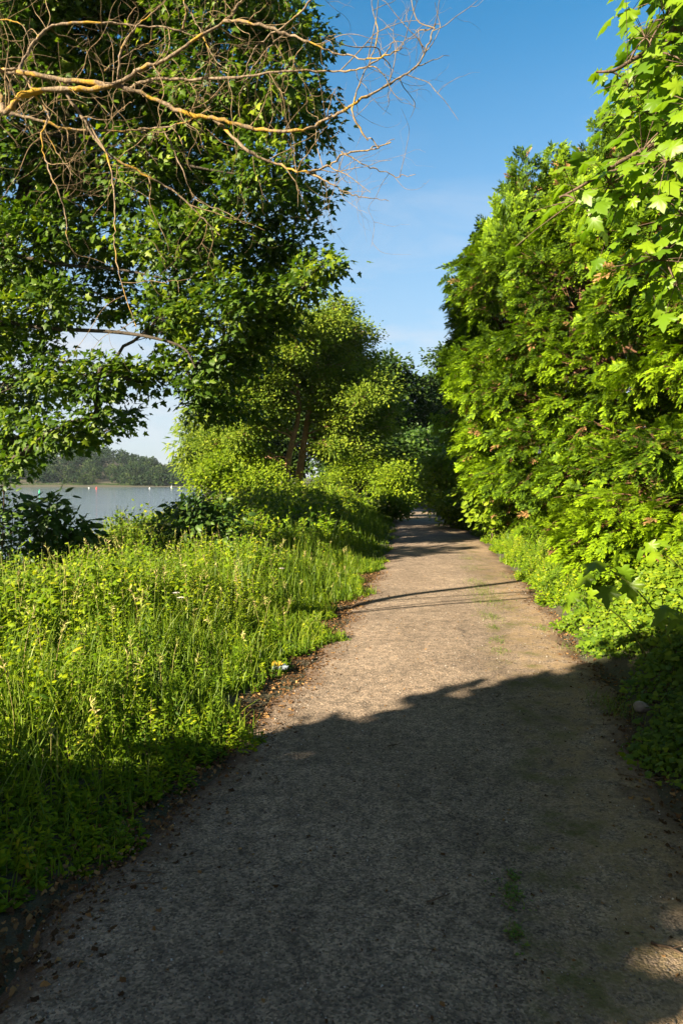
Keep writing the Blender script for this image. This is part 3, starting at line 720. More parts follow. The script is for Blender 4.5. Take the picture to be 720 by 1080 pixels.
    for pts, r, lich, j in limbs:
        r *= .82
        if j is not None: pts = [j] + pts
        ln = catmull(pts, 6)
        ln[1:-1] += rng.normal(size=(len(ln) - 2, 3)) * .004
        gm = Geo(); gm.tubes(ln, r * (np.linspace(1, .20, len(ln)) if r > .0125 else np.linspace(1, .32, len(ln))) * (1 + .16 * rng.normal(size=len(ln)).clip(-1.2, 1.8)), 7)
        L = np.linalg.norm(np.diff(ln, axis=0), axis=1).sum()
        lo_ = gm.build('limb', M_ORANGE if lich else M_DEAD, root, True)
        tw_ = Geo(); twigs(tw_, ln[6 if j is not None else 0:], r, int(4 + L * (5.5 if r > .009 else 4.0)), .20, .65)
        tag(tw_.build('twigs', M_BARE, lo_, True), kind='stuff')
dead_tree()

# ------------------------------------------------------------------ bushes
def bush(label, clumps, tmpl, size, dens, mat, group='bushes at the lake edge', per=7, spread=.10, name='bush', d=10, barkm=M_TWIG, twig_r=.005, jit=.4):
    cs = PX(clumps, d, .25, .85)
    c = np.mean([x[0] for x in cs], 0); b = np.array([c[0], c[1], float(ground_z(c[0], c[1]))])
    root = empty(name, b, label, 'bush', group)
    sg, cg = Geo(), Geo()
    for c, rad in cs:
        s = b + np.array([rng.normal() * .15, rng.normal() * .15, -.05])
        limb = bez(s, c, np.array([0, 0, .1]) + rng.normal(size=3) * .08, 8); sg.tubes(limb, np.linspace(twig_r * 3, twig_r, 8), 5)
        n = max(6, int(2.6 * dens * (rad[0] * rad[1] * rad[2]) ** (2 / 3)))
        dr = rdir(n); rr = np.where(rng.random(n) < .7, rng.uniform(.75, 1.05, n), rng.uniform(.2, .8, n))
        pos = c + dr * rad * rr[:, None]
        k = n // 2
        t = np.linspace(0, 1, 4)[None, :, None]; a = limb[rng.integers(4, 8, k)]
        sg.tubes(a[:, None] * (1 - t) + pos[:k, None] * t, np.tile(np.linspace(twig_r, twig_r * .4, 4), (k, 1)), 3)
        spray_leaves(cg, pos, dr, tmpl, size, per, spread, jit=jit)
    sg.build('stems', barkm, root, True); cg.build('foliage', mat, root)
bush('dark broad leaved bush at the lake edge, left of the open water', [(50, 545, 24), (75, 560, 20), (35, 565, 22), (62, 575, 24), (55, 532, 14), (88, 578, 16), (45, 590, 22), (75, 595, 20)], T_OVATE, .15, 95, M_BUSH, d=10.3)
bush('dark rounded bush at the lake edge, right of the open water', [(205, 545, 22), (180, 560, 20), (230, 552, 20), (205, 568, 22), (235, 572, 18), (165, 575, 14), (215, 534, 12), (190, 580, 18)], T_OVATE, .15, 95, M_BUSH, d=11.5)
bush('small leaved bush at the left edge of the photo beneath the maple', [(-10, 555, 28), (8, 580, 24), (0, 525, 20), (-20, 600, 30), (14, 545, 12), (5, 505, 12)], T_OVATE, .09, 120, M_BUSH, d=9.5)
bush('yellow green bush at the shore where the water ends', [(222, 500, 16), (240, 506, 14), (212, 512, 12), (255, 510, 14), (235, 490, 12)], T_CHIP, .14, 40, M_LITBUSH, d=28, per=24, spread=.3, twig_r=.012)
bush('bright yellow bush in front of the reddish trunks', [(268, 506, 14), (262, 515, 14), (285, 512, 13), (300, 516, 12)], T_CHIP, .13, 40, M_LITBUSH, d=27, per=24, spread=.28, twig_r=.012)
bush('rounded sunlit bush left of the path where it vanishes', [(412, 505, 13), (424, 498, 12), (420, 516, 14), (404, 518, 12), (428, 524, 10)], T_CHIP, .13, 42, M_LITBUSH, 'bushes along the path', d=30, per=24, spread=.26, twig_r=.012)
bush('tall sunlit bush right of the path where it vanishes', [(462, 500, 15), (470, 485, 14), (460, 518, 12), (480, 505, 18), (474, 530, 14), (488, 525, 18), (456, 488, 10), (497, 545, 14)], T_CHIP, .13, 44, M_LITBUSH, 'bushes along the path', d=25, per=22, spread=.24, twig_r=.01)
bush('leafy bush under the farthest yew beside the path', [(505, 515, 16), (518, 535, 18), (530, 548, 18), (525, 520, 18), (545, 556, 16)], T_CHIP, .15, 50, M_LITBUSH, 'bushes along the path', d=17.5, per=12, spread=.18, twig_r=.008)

bush('bright shrub below the left reddish trunk', [(296, 515, 8), (314, 516, 8), (330, 513, 9), (345, 510, 10)], T_CHIP, .115, 46, M_LITBUSH, 'shrubs under the trees on the point', d=33, per=26, spread=.26, twig_r=.01)
bush('bright shrub right of the two reddish trunks', [(362, 500, 13), (378, 502, 13), (370, 490, 11), (392, 498, 13), (398, 508, 12)], T_CHIP, .115, 46, M_LITBUSH, 'shrubs under the trees on the point', d=34, per=26, spread=.26, twig_r=.01)
bush('yellowish shrub left of the two reddish trunks at the water', [(250, 492, 13), (268, 488, 13), (284, 494, 12), (240, 480, 10), (258, 476, 10)], T_CHIP, .115, 46, M_LITBUSH, 'shrubs under the trees on the point', d=33, per=26, spread=.26, twig_r=.01)
bush('low leafy bush crowding the left path edge at the far end', [(416, 534, 9), (421, 541, 7), (408, 536, 11), (425, 533, 7)], T_CHIP, .15, 40, M_LITBUSH, 'bushes along the path', d=27, per=24, spread=.2, twig_r=.008)
bush('low leafy bush crowding the right path edge at the far end', [(465, 535, 8), (474, 544, 10), (484, 550, 10), (464, 526, 9), (494, 556, 10), (480, 535, 12)], T_CHIP, .15, 40, M_LITBUSH, 'bushes along the path', d=23, per=14, spread=.2, twig_r=.008)
bush('bright bush across the view where the path bends away', [(436, 512, 10), (446, 508, 10), (430, 520, 7), (440, 500, 9)], T_CHIP, .115, 46, M_LITBUSH, 'bushes along the path', d=46, per=16, spread=.3, twig_r=.01)

# trees out of frame on the left: their shade lies over the near path and over the lake-edge bushes
def shade_tree(label, base_xy, r, z0, z1, nleaf, lean=0.0):
    b = np.array([*base_xy, float(ground_z(*base_xy))])
    cls = []
    z = z0
    while z < z1:
        t = (z - z0) / (z1 - z0)
        rr = r * ((.68 + .32 * float(smooth(.40, .56, t)) if lean else .9) if t < .72 else math.sqrt(max(.08, 1 - ((t - .72) / .33) ** 2)))
        for k in range(5):
            a = 2 * PI * k / 5 + z
            sh = lean * (1 - float(smooth(.40, .56, t))) * np.array([SHD[1], -SHD[0], 0])
            cls.append((b + sh + np.array([math.cos(a) * rr * .55, math.sin(a) * rr * .55, z]), np.array([rr * .5, rr * .5, .4])))
        z += .42
    tree('hornbeam_tree', label, 'tree', b, [b - [0, 0, .1], b + [0, 0, z1 * .3], b + [.05, 0, z1 * .6], b + [0, 0, z1 * .93]], .12, cls, T_ROUND, .16, nleaf, M_MAPLE, M_BARK,
         'trees out of frame', per=16, spread=.14, limb_r=.03, twig_frac=.3, shell=.4, jit=.8, merge=True)
sc = np.array([.54, 4.84]) - SHD[:2] * 8.0 + np.array([SHD[1], -SHD[0]]) * 1.225
shade_tree('slim dense hornbeam behind the viewpoint whose shade covers the near path', sc, 1.12, .8, 5.35, 120, .52)
shade_tree('broad hornbeam left of the frame shading the lake edge bushes', (-10.2, 6.2), 1.15, .8, 9.2, 16)

# ------------------------------------------------------------------ far shore
g = Geo()
n = 900
tx = rng.uniform(-430, -40, n); ty = 351 + rng.uniform(0, 1, n) ** 1.5 * 122
tz = ground_z(tx, ty); hh = rng.uniform(5.5, 9.5, n)
pp, rr = [], []
for i in range(n):
    k = 200; dr = rdir(k); w = hh[i] * .42
    p = np.array([tx[i], ty[i], tz[i] + hh[i] * .55]) + dr * np.array([w, w, hh[i] * .48]) * rng.uniform(.7, 1.05, (k, 1))
    pp.append(p); rr.append(np.clip(rng.uniform(.15, .85) + rng.normal(size=k) * .12, 0, 1))
pp = np.concatenate(pp); m = len(pp)
g.leaves(T_CHIP, pp, rdir(m), unit(np.array([0, 0, .8]) + rng.normal(size=(m, 3)) * .6), rng.uniform(.7, 1.35, m), np.concatenate(rr))
tag(g.build('far_wood', M_WOOD), 'wooded hillside across the lake', 'wood', kind='stuff')
g = Geo(); n = 9000
x = rng.uniform(-430, -50, n); y = 346 + rng.uniform(0, 7, n) - 6 * np.sin(x * .02)
h = rng.uniform(.9, 1.9, n); b = np.stack([x, y, np.full(n, WATER_Z - .1)], 1)
g.ribbons(np.stack([b, b + np.stack([rng.normal(size=n) * .2, 0 * h, h], 1)], 1), np.tile([.35, .12], (n, 1)), np.tile([1.0, 0, 0], (n, 1)), rng.uniform(.5, 1, n))
tag(g.build('reeds', M_WOOD), 'pale reed fringe along the far shore of the lake', 'reeds', kind='stuff')

def buoy(px, py, d, col, label, h=1.5, r=.45):
    h *= .45; r *= .5
    p = P(px, py, d); p[2] = WATER_Z
    root = empty('buoy', p, label, 'buoy', 'buoys on the lake')
    m = plain_mat('buoy_paint', col, .4, .1, 3)
    def lathe(prof, name):
        gg = Geo(); prof = np.array(prof, float); s = 14; an = np.arange(s) * 2 * PI / s
        V = np.stack([prof[:, None, 0] * np.cos(an), prof[:, None, 0] * np.sin(an), np.repeat(prof[:, 1:2], s, 1)], -1) + p
        ix = np.arange(len(prof) * s).reshape(-1, s); a, b_ = ix[:-1], ix[1:]
        f1 = np.stack([a, np.roll(a, -1, 1), np.roll(b_, -1, 1)], -1).reshape(-1, 3); f2 = np.stack([a, np.roll(b_, -1, 1), b_], -1).reshape(-1, 3)
        gg.add(V, np.concatenate([f1, f2]), .5); gg.build(name, m, root, True)
    lathe([(0.01, -.3), (r, -.15), (r * 1.05, .15), (r * .9, .35), (.01, .4)], 'float')
    lathe([(r * .5, .38), (r * .3, h * .7), (r * .28, h * .95), (.01, h)], 'marker')
buoy(42, 521, 170, (.02, .42, .20), 'green buoy on the lake, the nearest one at the left', 1.9, .45)
buoy(102, 517, 250, (.62, .04, .03), 'red buoy on the lake before the far wood', 1.9, .6)
buoy(94, 516, 270, (.75, .72, .70), 'white buoy just left of the red one', .9, .5)
buoy(158, 516, 260, (.75, .75, .72), 'white buoy in the middle of the open water, towards the far shore', 1.1, .45)
buoy(181, 514.5, 300, (.78, .78, .75), 'white buoy left of the pair near the end of the water', 2.2, .5)
buoy(190, 515, 290, (.78, .78, .75), 'white buoy nearest to where the shore trees hide the water', 1.2, .6)

# ------------------------------------------------------------------ meadow (nobody could count it)
def scatter(n, x0, x1, y0, y1, keep):
    x = rng.uniform(x0, x1, n); y = rng.uniform(y0, y1, n)
    k = keep(x, y); return x[k], y[k]
def in_view(x, y, m=.12):
    return (np.abs(x) < (.5 + m) * np.maximum(y, .2) + .5) & (y > .3)
def patch(x, y, s=1.0, ph=0.0):
    return .5 + .5 * np.sin(x * 1.9 * s + 1.3 * np.sin(y * 1.1 * s + ph)) * np.sin(y * 1.6 * s + 1.7 * np.sin(x * 1.2 * s + ph))

def left_edge(x, y):   # metres left of the path edge (wavy)
    return path_c(y) - HALF + .15 * np.sin(y * 2.1) + .12 * np.sin(y * 4.7 + 1) + .06 * np.sin(y * 11.3) - x
def weed_height(x, y):
    e = left_edge(x, y)
    h = .10 + .42 * smooth(0.05, 1.9, e) + .14 * smooth(1.5, 4, e)
    h = h + .60 * smooth(14, 18, y) * smooth(.6, 2.2, e)
    return h * (.60 + .42 * patch(x, y, .8) + .34 * patch(x + 3, y - 2, 2.1, 1.7))

def weeds(name, label, xs_, ys_, hs, nl, tmpl, ll, mat, tiltn=.10, stem_r=.0034, tint0=(.1, .75), lw=1.0):
    n = len(xs_); z = ground_z(xs_, ys_)
    base = np.stack([xs_, ys_, z - .02], 1)
    lean = rng.normal(size=(n, 3)) * tiltn; lean[:, 2] = 0
    K = 4; t = np.linspace(0, 1, K)
    pts = base[:, None] + np.stack([lean[:, None, 0] * t ** 1.6 * hs[:, None], lean[:, None, 1] * t ** 1.6 * hs[:, None], hs[:, None] * t * np.ones((n, K))], -1)
    sg = Geo(); sg.tubes(pts, stem_r * np.linspace(1, .35, K)[None] * (hs[:, None] / .6) ** .5 * np.ones((n, K)), 3, rng.uniform(0, 1, n) ** 1.5)
    tint = rng.uniform(*tint0, n)
    for j in range(nl):
        tt = .18 + .82 * (j + rng.random(n) * .7) / nl
        p = base + np.stack([lean[:, 0] * tt ** 1.6 * hs, lean[:, 1] * tt ** 1.6 * hs, tt * hs], 1)
        az = j * 2.4 + rng.uniform(-.5, .5, n) + xs_ * 7
        el = rng.uniform(-.2, .8, n) + .35 * (tt > .85)
        d = np.stack([np.cos(az) * np.cos(el), np.sin(az) * np.cos(el), np.sin(el)], 1)
        nr = unit(np.array([0, 0, 1.0]) - d * 0 + rng.normal(size=(n, 3)) * .35 + TO_SUN * 1.0)
        sz = ll * (1.15 - .65 * tt) * rng.uniform(.7, 1.25, n) * np.clip(hs / .55, .6, 1.25)
        sg2.leaves(tmpl, p, d, nr, np.stack([sz * lw, sz, sz], 1), np.clip(tint + rng.normal(size=n) * .12 + .12 * (tt - .5), 0, 1))
    return sg

# upright herbs
sg2 = Geo()
def keep_left(dens):
    def f(x, y):
        e = left_edge(x, y); u = x - shore_x(y)
        return (e > .08) & (u > 1.0) & in_view(x, y, .32) & (rng.random(len(x)) < dens(x, y, e))
    return f
x, y = scatter(62000, -9, 1.5, 1.2, 15, keep_left(lambda x, y, e: np.clip(.12 + .75 * patch(x, y, .9, 1), 0, 1) * np.where(y < 9, 1, .8)))
st1 = weeds('', '', x, y, weed_height(x, y) * np.where(rng.random(len(x)) < .3, rng.uniform(1.0, 1.45, len(x)), rng.uniform(.4, 1.0, len(x))), 16, T_LANCE, .085, M_WEED, lw=2.1)
print('herbs', len(x))
x2, y2 = scatter(14000, -9, 2.6, 13, 36, keep_left(lambda x, y, e: np.full(len(x), .75)))
st2 = weeds('', '', x2, y2, weed_height(x2, y2) * rng.uniform(.75, 1.15, len(x2)), 9, T_OVATE, .17, M_WEED, stem_r=.004)
x3, y3 = scatter(26000, -7, 1.2, 1.0, 10, keep_left(lambda x, y, e: np.clip(.9 - .22 * e, .12, 1)))
st3 = weeds('', '', x3, y3, weed_height(x3, y3) * rng.uniform(.25, .7, len(x3)) + .03, 6, T_OVATE, .075, M_WEED, tiltn=.3, tint0=(.0, .6))
print('herbs far/low', len(x2), len(x3))
xr, yr = scatter(30000, 2, 6.5, 8.5, 36, lambda x, y: (x - path_c(y) > HALF - .05 + .12 * np.sin(y * 2.7)) & (x - path_c(y) < HALF + 1.6))
st4 = weeds('', '', xr, yr, (.14 + .5 * smooth(HALF, HALF + 1.0, xr - path_c(yr))) * rng.uniform(.5, 1.3, len(xr)), 9, T_OVATE, .10, M_WEED, tiltn=.25)
x5, y5 = scatter(6500, -7, 1.0, 1.6, 12, keep_left(lambda x, y, e: np.where(e > .25, .5 * (patch(x, y, 1.1, 4) > .5), 0)))
st5 = weeds('', '', x5, y5, weed_height(x5, y5) * rng.uniform(.7, 1.25, len(x5)), 10, T_OVATE, .115, M_WEED, tiltn=.2, tint0=(.2, .8), stem_r=.004)
tag(sg2.build('meadow_weeds', M_WEED), 'tall leafy weeds of the sunlit lakeside meadow', 'weeds', kind='stuff')
sgs = [st1, st2, st3, st4, st5]
sg = Geo()
for s in sgs: sg.add(np.concatenate(s.v), np.concatenate(s.f), np.concatenate(s.r))
tag(sg.build('weed_stems', M_STEM), 'thin upright stems among the meadow weeds', 'stems', kind='stuff')

# grass blades
def blades(geo, x, y, h, w, bend=.45, K=4, tint=(.1, .85)):
    n = len(x); z = ground_z(x, y) - .01
    az = rng.uniform(0, 2 * PI, n); dr = np.stack([np.cos(az), np.sin(az), 0 * az], 1)
    b = rng.uniform(.1, 1, n) * bend
    t = np.linspace(0, 1, K)
    pts = np.stack([x, y, z], 1)[:, None] + dr[:, None] * (b * h)[:, None, None] * (t ** 2)[None, :, None] + np.stack([0 * t, 0 * t, t], 1)[None] * (h * (1 - .25 * b))[:, None, None]
    a2 = az + PI / 2 + rng.normal(size=n) * .5
    geo.ribbons(pts, w[:, None] * np.array([1, .9, .6, .05])[None, :K], np.stack([np.cos(a2), np.sin(a2), 0 * a2], 1), rng.uniform(*tint, n))
gg = Geo()
x, y = scatter(90000, -8, 1.6, 1.0, 14, keep_left(lambda x, y, e: np.clip(.75 * (1 - patch(x, y, .9, 1)) ** 1.3 + .3 * (e < .6), 0.06, 1)))
h = weed_height(x, y) * rng.uniform(.5, 1.25, len(x)) + .04
blades(gg, x, y, h, .0024 + .0016 * rng.random(len(x)) + .0002 * y)
print('blades', len(x))
x, y = scatter(60000, -4, 3.2, 8, 34, keep_left(lambda x, y, e: np.where(e < 1.6, .25 + .6 * patch(x, y, 1.2, 5), .25)))
h = (.16 + .46 * smooth(.1, 1.1, left_edge(x, y))) * rng.uniform(.5, 1.3, len(x)) * (.7 + .5 * patch(x, y, 1.6, 2))
blades(gg, x, y, h, .003 + .00028 * y)
# the right-hand verge far along the path
x, y = scatter(9000, 2, 6, 9, 36, lambda x, y: (x - path_c(y) > HALF - .1 + .1 * np.sin(y * 2.7)) & (x - path_c(y) < HALF + 1.2))
blades(gg, x, y, (.16 + .35 * smooth(HALF, HALF + .8, x - path_c(y))) * rng.uniform(.6, 1.2, len(x)), .003 + .00028 * y)
x, y = scatter(16000, -6, 1.2, 1.5, 9, keep_left(lambda x, y, e: np.where((e > .05) & (patch(x, y, 1.6, 7) > .55), .9, .04)))
blades(gg, x, y, weed_height(x, y) * rng.uniform(.7, 1.35, len(x)) + .1, .0032 + .003 * rng.random(len(x)), bend=1.1, K=4, tint=(.3, .95))
tag(gg.build('meadow_grass', M_GRASS), 'long green grass along both sides of the path', 'grass', kind='stuff')

# taller grass stalks with seed heads
sh = Geo(); n = 260
x, y = scatter(2600, -6, 1.4, 3.2, 13, keep_left(lambda x, y, e: np.where((e > .3), .35, 0)))
x, y = x[:n], y[:n]; n = len(x)
h = weed_height(x, y) * rng.uniform(1.05, 1.45, n) + .1; z = ground_z(x, y)
az = rng.uniform(0, 2 * PI, n); t = np.linspace(0, 1, 5)
pts = np.stack([x, y, z], 1)[:, None] + np.stack([np.cos(az), np.sin(az), 0 * az], 1)[:, None] * (.2 * h)[:, None, None] * (t ** 2.4)[None, :, None] + np.stack([0 * t, 0 * t, t], 1)[None] * h[:, None, None]
sh.tubes(pts, np.tile(np.linspace(.0022, .001, 5), (n, 1)), 3, rng.uniform(.5, 1, n))
for k in range(14):
    f = .80 + .2 * k / 14
    p = pts[:, 3] * (1 - (f - .75) / .25) + pts[:, 4] * ((f - .75) / .25)
    d = unit(rng.normal(size=(n, 3)) * .6 + np.array([0, 0, .9]))
    sh.leaves(T_LANCE, p, d, rdir(n), rng.uniform(.025, .05, n), rng.uniform(.6, 1, n))
tag(sh.build('seed_grass', M_STEM), 'straw coloured seed heads rising over the meadow', 'grass', kind='stuff')

# creeper bank on the right
iv = Geo()
def right_edge(x, y): return x - path_c(y) - HALF + .22 * np.sin(y * 1.9 + .4) * .6 + .10 * np.sin(y * 5.3)
x, y = scatter(330000, .8, 6.2, .6, 13, lambda x, y: (right_edge(x, y) > .0) & (x / np.maximum(y, .3) < 1.3) & (right_edge(x, y) < 3.0) & (rng.random(len(x)) < np.clip(.35 + .6 * patch(x, y, 1.2, 2) + .3 * (right_edge(x, y) > .5), 0, 1)) & (rng.random(len(x)) < np.clip(right_edge(x, y) * 2.5 + .06, 0, 1)))
e = right_edge(x, y); n = len(x)
top = (.05 + .30 * smooth(0, 1.2, e) + .14 * patch(x, y, 1.3, 3) * smooth(.1, .6, e)) * smooth(1.0, 4.5, y + e * 1.5) + .02
z = ground_z(x, y) + top * rng.uniform(0, 1, n) ** .45
az = rng.uniform(0, 2 * PI, n); 
d = unit(np.stack([np.cos(az) - .3, np.sin(az) - .2, rng.uniform(-.6, .3, n)], 1))
nr = unit(np.array([-.15, -.1, .7]) + TO_SUN * .9 + rng.normal(size=(n, 3)) * .4)
big = rng.random(n) < .12
iv.leaves(T_IVY, np.stack([x, y, z], 1), d, nr, np.where(big, rng.uniform(.05, .075, n), rng.uniform(.020, .044, n)), np.clip(.15 + .5 * patch(x, y, .9, 5) + rng.normal(size=n) * .2, 0, 1))
print('creeper', n)
tag(iv.build('creepers', M_IVY), 'bank of small leaved creepers along the right edge of the path', 'ground cover', kind='stuff')
iv = Geo()
x, y = scatter(30000, .8, 5, 1.2, 11, lambda x, y: (right_edge(x, y) > .0) & (x / np.maximum(y, .3) < .62) & (right_edge(x, y) < .9) & (patch(x, y, 1.4, 4) > .45))
blades(iv, x, y, .05 + rng.random(len(x)) * .16 * smooth(0, .5, right_edge(x, y)), .0018 + .0012 * rng.random(len(x)))
tag(iv.build('verge_grass', M_GRASS), 'short grass mixed in the creepers at the right edge of the path', 'grass', kind='stuff')

# ------------------------------------------------------------------ litter on the path
def path_z(x, y):
    a = np.clip((x - path_c(y)) / HALF, -1, 1)
    return np.maximum(.004 + .02 * (1 - a ** 2) + .006 * np.sin(y * 1.1 + a * 2.3), ground_z(x, y)) + .004
fl = Geo()
n = 11000
y = rng.uniform(1.6, 12, n); side = np.where(rng.random(n) < .62, -1, 1)
x = path_c(y) + side * (HALF + .10 + rng.normal(size=n) * .14 - np.abs(rng.normal(size=n)) * .10 + .05)
k = rng.random(n) < .10; x = np.where(k, path_c(y) + rng.uniform(-1, 1, n) * HALF, x)
az = rng.uniform(0, 2 * PI, n)
d = unit(np.stack([np.cos(az), np.sin(az), rng.normal(size=n) * .15], 1)); nr = unit(np.array([0, 0, 1.0]) + rng.normal(size=(n, 3)) * .28)
fl.leaves(T_CURL, np.stack([x, y, path_z(x, y)], 1), d, nr, np.where(k, rng.uniform(.008, .020, n), rng.uniform(.010, .036, n)) * np.where(rng.random(n) < .06, 1.6, 1), rng.uniform(0, 1, n) ** 1.6)
tag(fl.build('fallen_leaves', M_LITTER), 'dry brown leaves fallen along the path edges', 'leaves', kind='stuff')
gr = Geo(); n = 7000
y = 1.7 + rng.uniform(0, 1, n) ** 1.5 * 9; x = path_c(y) + rng.uniform(-1.05, 1.05, n) * HALF
oct_v = np.array([(1, 0, 0), (-1, 0, 0), (0, 1, 0), (0, -1, 0), (0, 0, .7), (0, 0, -.7)], float); oct_f = np.array([(0, 2, 4), (2, 1, 4), (1, 3, 4), (3, 0, 4), (2, 0, 5), (1, 2, 5), (3, 1, 5), (0, 3, 5)])
gr.leaves((oct_v, oct_f, np.zeros(8)), np.stack([x, y, path_z(x, y) - .002], 1), rdir(n), rdir(n), rng.uniform(.0015, .0060, n) * np.where(rng.random(n) < .03, 1.7, 1), rng.uniform(0, 1, n))
tag(gr.build('grit', leaf_mat('grit_stone', [(0, (.08, .07, .06)), (.8, (.24, .21, .18)), (1, (.55, .52, .48))], 0.0, .8)), 'loose grit lying on the asphalt', 'grit', kind='stuff')

def twig(px, py, ln, ang, label, r=.004, pale=False):
    d = 1.6 * 720 / (py - 507.5); c = P(px, py, d); z = float(path_z(c[0], c[1]))
    root = empty('twig', (c[0], c[1], z), label, 'twig', 'twigs fallen on the path')
    a = np.array([math.cos(ang), math.sin(ang), 0])
    pts = [np.array([c[0], c[1], z + r * 1.1]) + a * ln * (t - .5) + np.array([rng.normal() * .004, rng.normal() * .004, abs(rng.normal()) * .002]) for t in np.linspace(0, 1, 5)]
    gm = Geo(); pl = catmull(pts, 4); gm.tubes(pl, np.linspace(r, r * .4, len(pl)), 6); gm.build('stalk', M_DEAD if pale else M_TWIG, root, True)
    g2 = Geo(); p0 = pl[9]; e = p0 + np.array([math.cos(ang + .7), math.sin(ang + .7), .02]) * ln * .35
    g2.tubes(bez(p0, e, np.array([.01, .005, .005]), 5), np.linspace(r * .6, r * .25, 5), 5); g2.build('side_shoot', M_DEAD if pale else M_TWIG, root, True)
twig(150, 950, .16, .25, 'long thin twig at the left beside the leaf litter')
twig(160, 936, .13, -.15, 'crooked twig at the left nearest to the meadow edge')
twig(463, 968, .11, .5, 'short twig left of the nearest green tuft')
twig(292, 832, .10, 1.5, 'upright looking twig on the left half of the shaded path')
twig(525, 740, .10, 1.1, 'dark twig crossing the shadow edge in the middle of the path')
twig(680, 830, .28, -.5, 'longest pale twig at the right edge of the shaded path', .004, True)
twig(668, 842, .18, -.9, 'pale twig below the longest one at the right edge', .003, True)
twig(588, 664, .09, .2, 'dark twig on the sunlit right part of the path')
twig(705, 1022, .13, -.6, 'dark twig in the light patch at the bottom right corner', .006)
twig(415, 795, .09, .4, 'small twig just inside the shadow edge')

def tuft(px, py, n, h, sp, label):
    if py < 720: n = int(n * 2.4); sp *= 1.5
    d = 1.6 * 720 / (py - 507.5); c = P(px, py, d); z = float(path_z(c[0], c[1])) - .004
    root = empty('grass_tuft', (c[0], c[1], z), label, 'grass tuft', 'green tufts growing in the path')
    gm = Geo(); x = c[0] + rng.normal(size=n) * sp * .6; y = c[1] + rng.normal(size=n) * sp * 1.3
    az = rng.uniform(0, 2 * PI, n); hh = h * rng.uniform(.5, 1.2, n); t = np.linspace(0, 1, 4)
    dr = np.stack([np.cos(az), np.sin(az), 0 * az], 1)
    pts = np.stack([x, y, path_z(x, y) - .006], 1)[:, None] + dr[:, None] * (hh * .8)[:, None, None] * (t ** 1.5)[None, :, None] + np.stack([0 * t, 0 * t, t], 1)[None] * (hh * .8)[:, None, None]
    gm.ribbons(pts, np.full((n, 1), .0016) * np.array([1, .9, .6, .1]), np.stack([-np.sin(az), np.cos(az), 0 * az], 1), rng.uniform(.1, 1, n)); tag(gm.build('blades', M_TUFT, root), kind='stuff')
    g2 = Geo(); m = n; x = c[0] + rng.normal(size=m) * sp * .8; y = c[1] + rng.normal(size=m) * sp * 1.5
    a2 = rng.uniform(0, 2 * PI, m)
    g2.leaves(T_OVATE, np.stack([x, y, path_z(x, y) + rng.uniform(0, h * .4, m)], 1), unit(np.stack([np.cos(a2), np.sin(a2), .3 + 0 * a2], 1)), unit(np.array([0, 0, 1.0]) + rng.normal(size=(m, 3)) * .3), rng.uniform(.008, .022, m), rng.uniform(0, .8, m)); tag(g2.build('small_leaves', M_TUFT, root), kind='stuff')
for a in [(540, 962, 70, .035, .035, 'green weed tuft in the shaded near path, the larger one'), (543, 1007, 45, .03, .022, 'small green tuft lowest in the photo'),
          (540, 940, 25, .025, .02, 'tiny green tuft just above the larger shaded one'),
          (503, 617, 60, .06, .10, 'green tuft on the path, sunlit, third from the far end of the line'), (510, 628, 70, .06, .12, 'bright tuft below the third one in the line of tufts'), (520, 637, 90, .05, .16, 'widest bright tuft on the sunlit path'),
          (517, 654, 60, .045, .07, 'yellow green tuft below the widest one'), (520, 666, 25, .03, .04, 'tiny tuft in the path crack on sunlit asphalt'), (523, 680, 22, .03, .04, 'tiny tuft nearest above the shadow edge'), (526, 692, 22, .03, .05, 'sparse tuft last before the shadow edge'),
          (536, 610, 40, .06, .10, 'tuft right of the line of tufts, near the creepers'), (497, 602, 30, .05, .10, 'tuft second from the far end of the line'), (493, 590, 30, .05, .10, 'tuft at the far end of the line'),
          (572, 665, 30, .04, .05, 'lone tuft on the sandy right part of the path'), (645, 752, 160, .10, .10, 'dark tuft where the creepers reach into the shaded path'), (122, 893, 35, .05, .03, 'tuft on the leaf litter at the left path edge'), (604, 688, 30, .05, .05, 'tuft at the creeper edge in the last sunlight')]:
    tuft(*a)

# stone, litter, flowers
def lump(name, p, s, mat, label, cat):
    import bmesh
    bm = bmesh.new(); bmesh.ops.create_icosphere(bm, subdivisions=3, radius=1)
    for v in bm.verts:
        n_ = 1 + .18 * math.sin(v.co.x * 3.1 + v.co.y * 2) * math.cos(v.co.z * 2.7 + 1) + .06 * math.sin(v.co.y * 9 + v.co.x * 7)
        v.co = Vector((v.co.x * s[0] * n_, v.co.y * s[1] * n_, v.co.z * s[2] * n_))
    me = bpy.data.meshes.new(name); bm.to_mesh(me); bm.free()
    for f in me.polygons: f.use_smooth = True
    me.materials.append(mat); o = bpy.data.objects.new(name, me); COL.objects.link(o); o.location = p
    return tag(o, label, cat)
d = 1.6 * 720 / (757 - 507.5); c = P(676, 757, d); c[2] = float(ground_z(c[0], c[1])) + .04
lump('stone', c, (.055, .045, .045), plain_mat('grey_stone', (.26, .24, .22), .85, .35, 18), 'grey stone lying at the foot of the creepers on the right', 'stone')
d = 1.6 * 720 / (712 - 507.5); c = P(296, 712, d); c[2] = float(path_z(c[0], c[1]))
root = empty('crumpled_wrapper', c, 'crumpled white and yellow wrapper lying at the left path edge', 'litter')
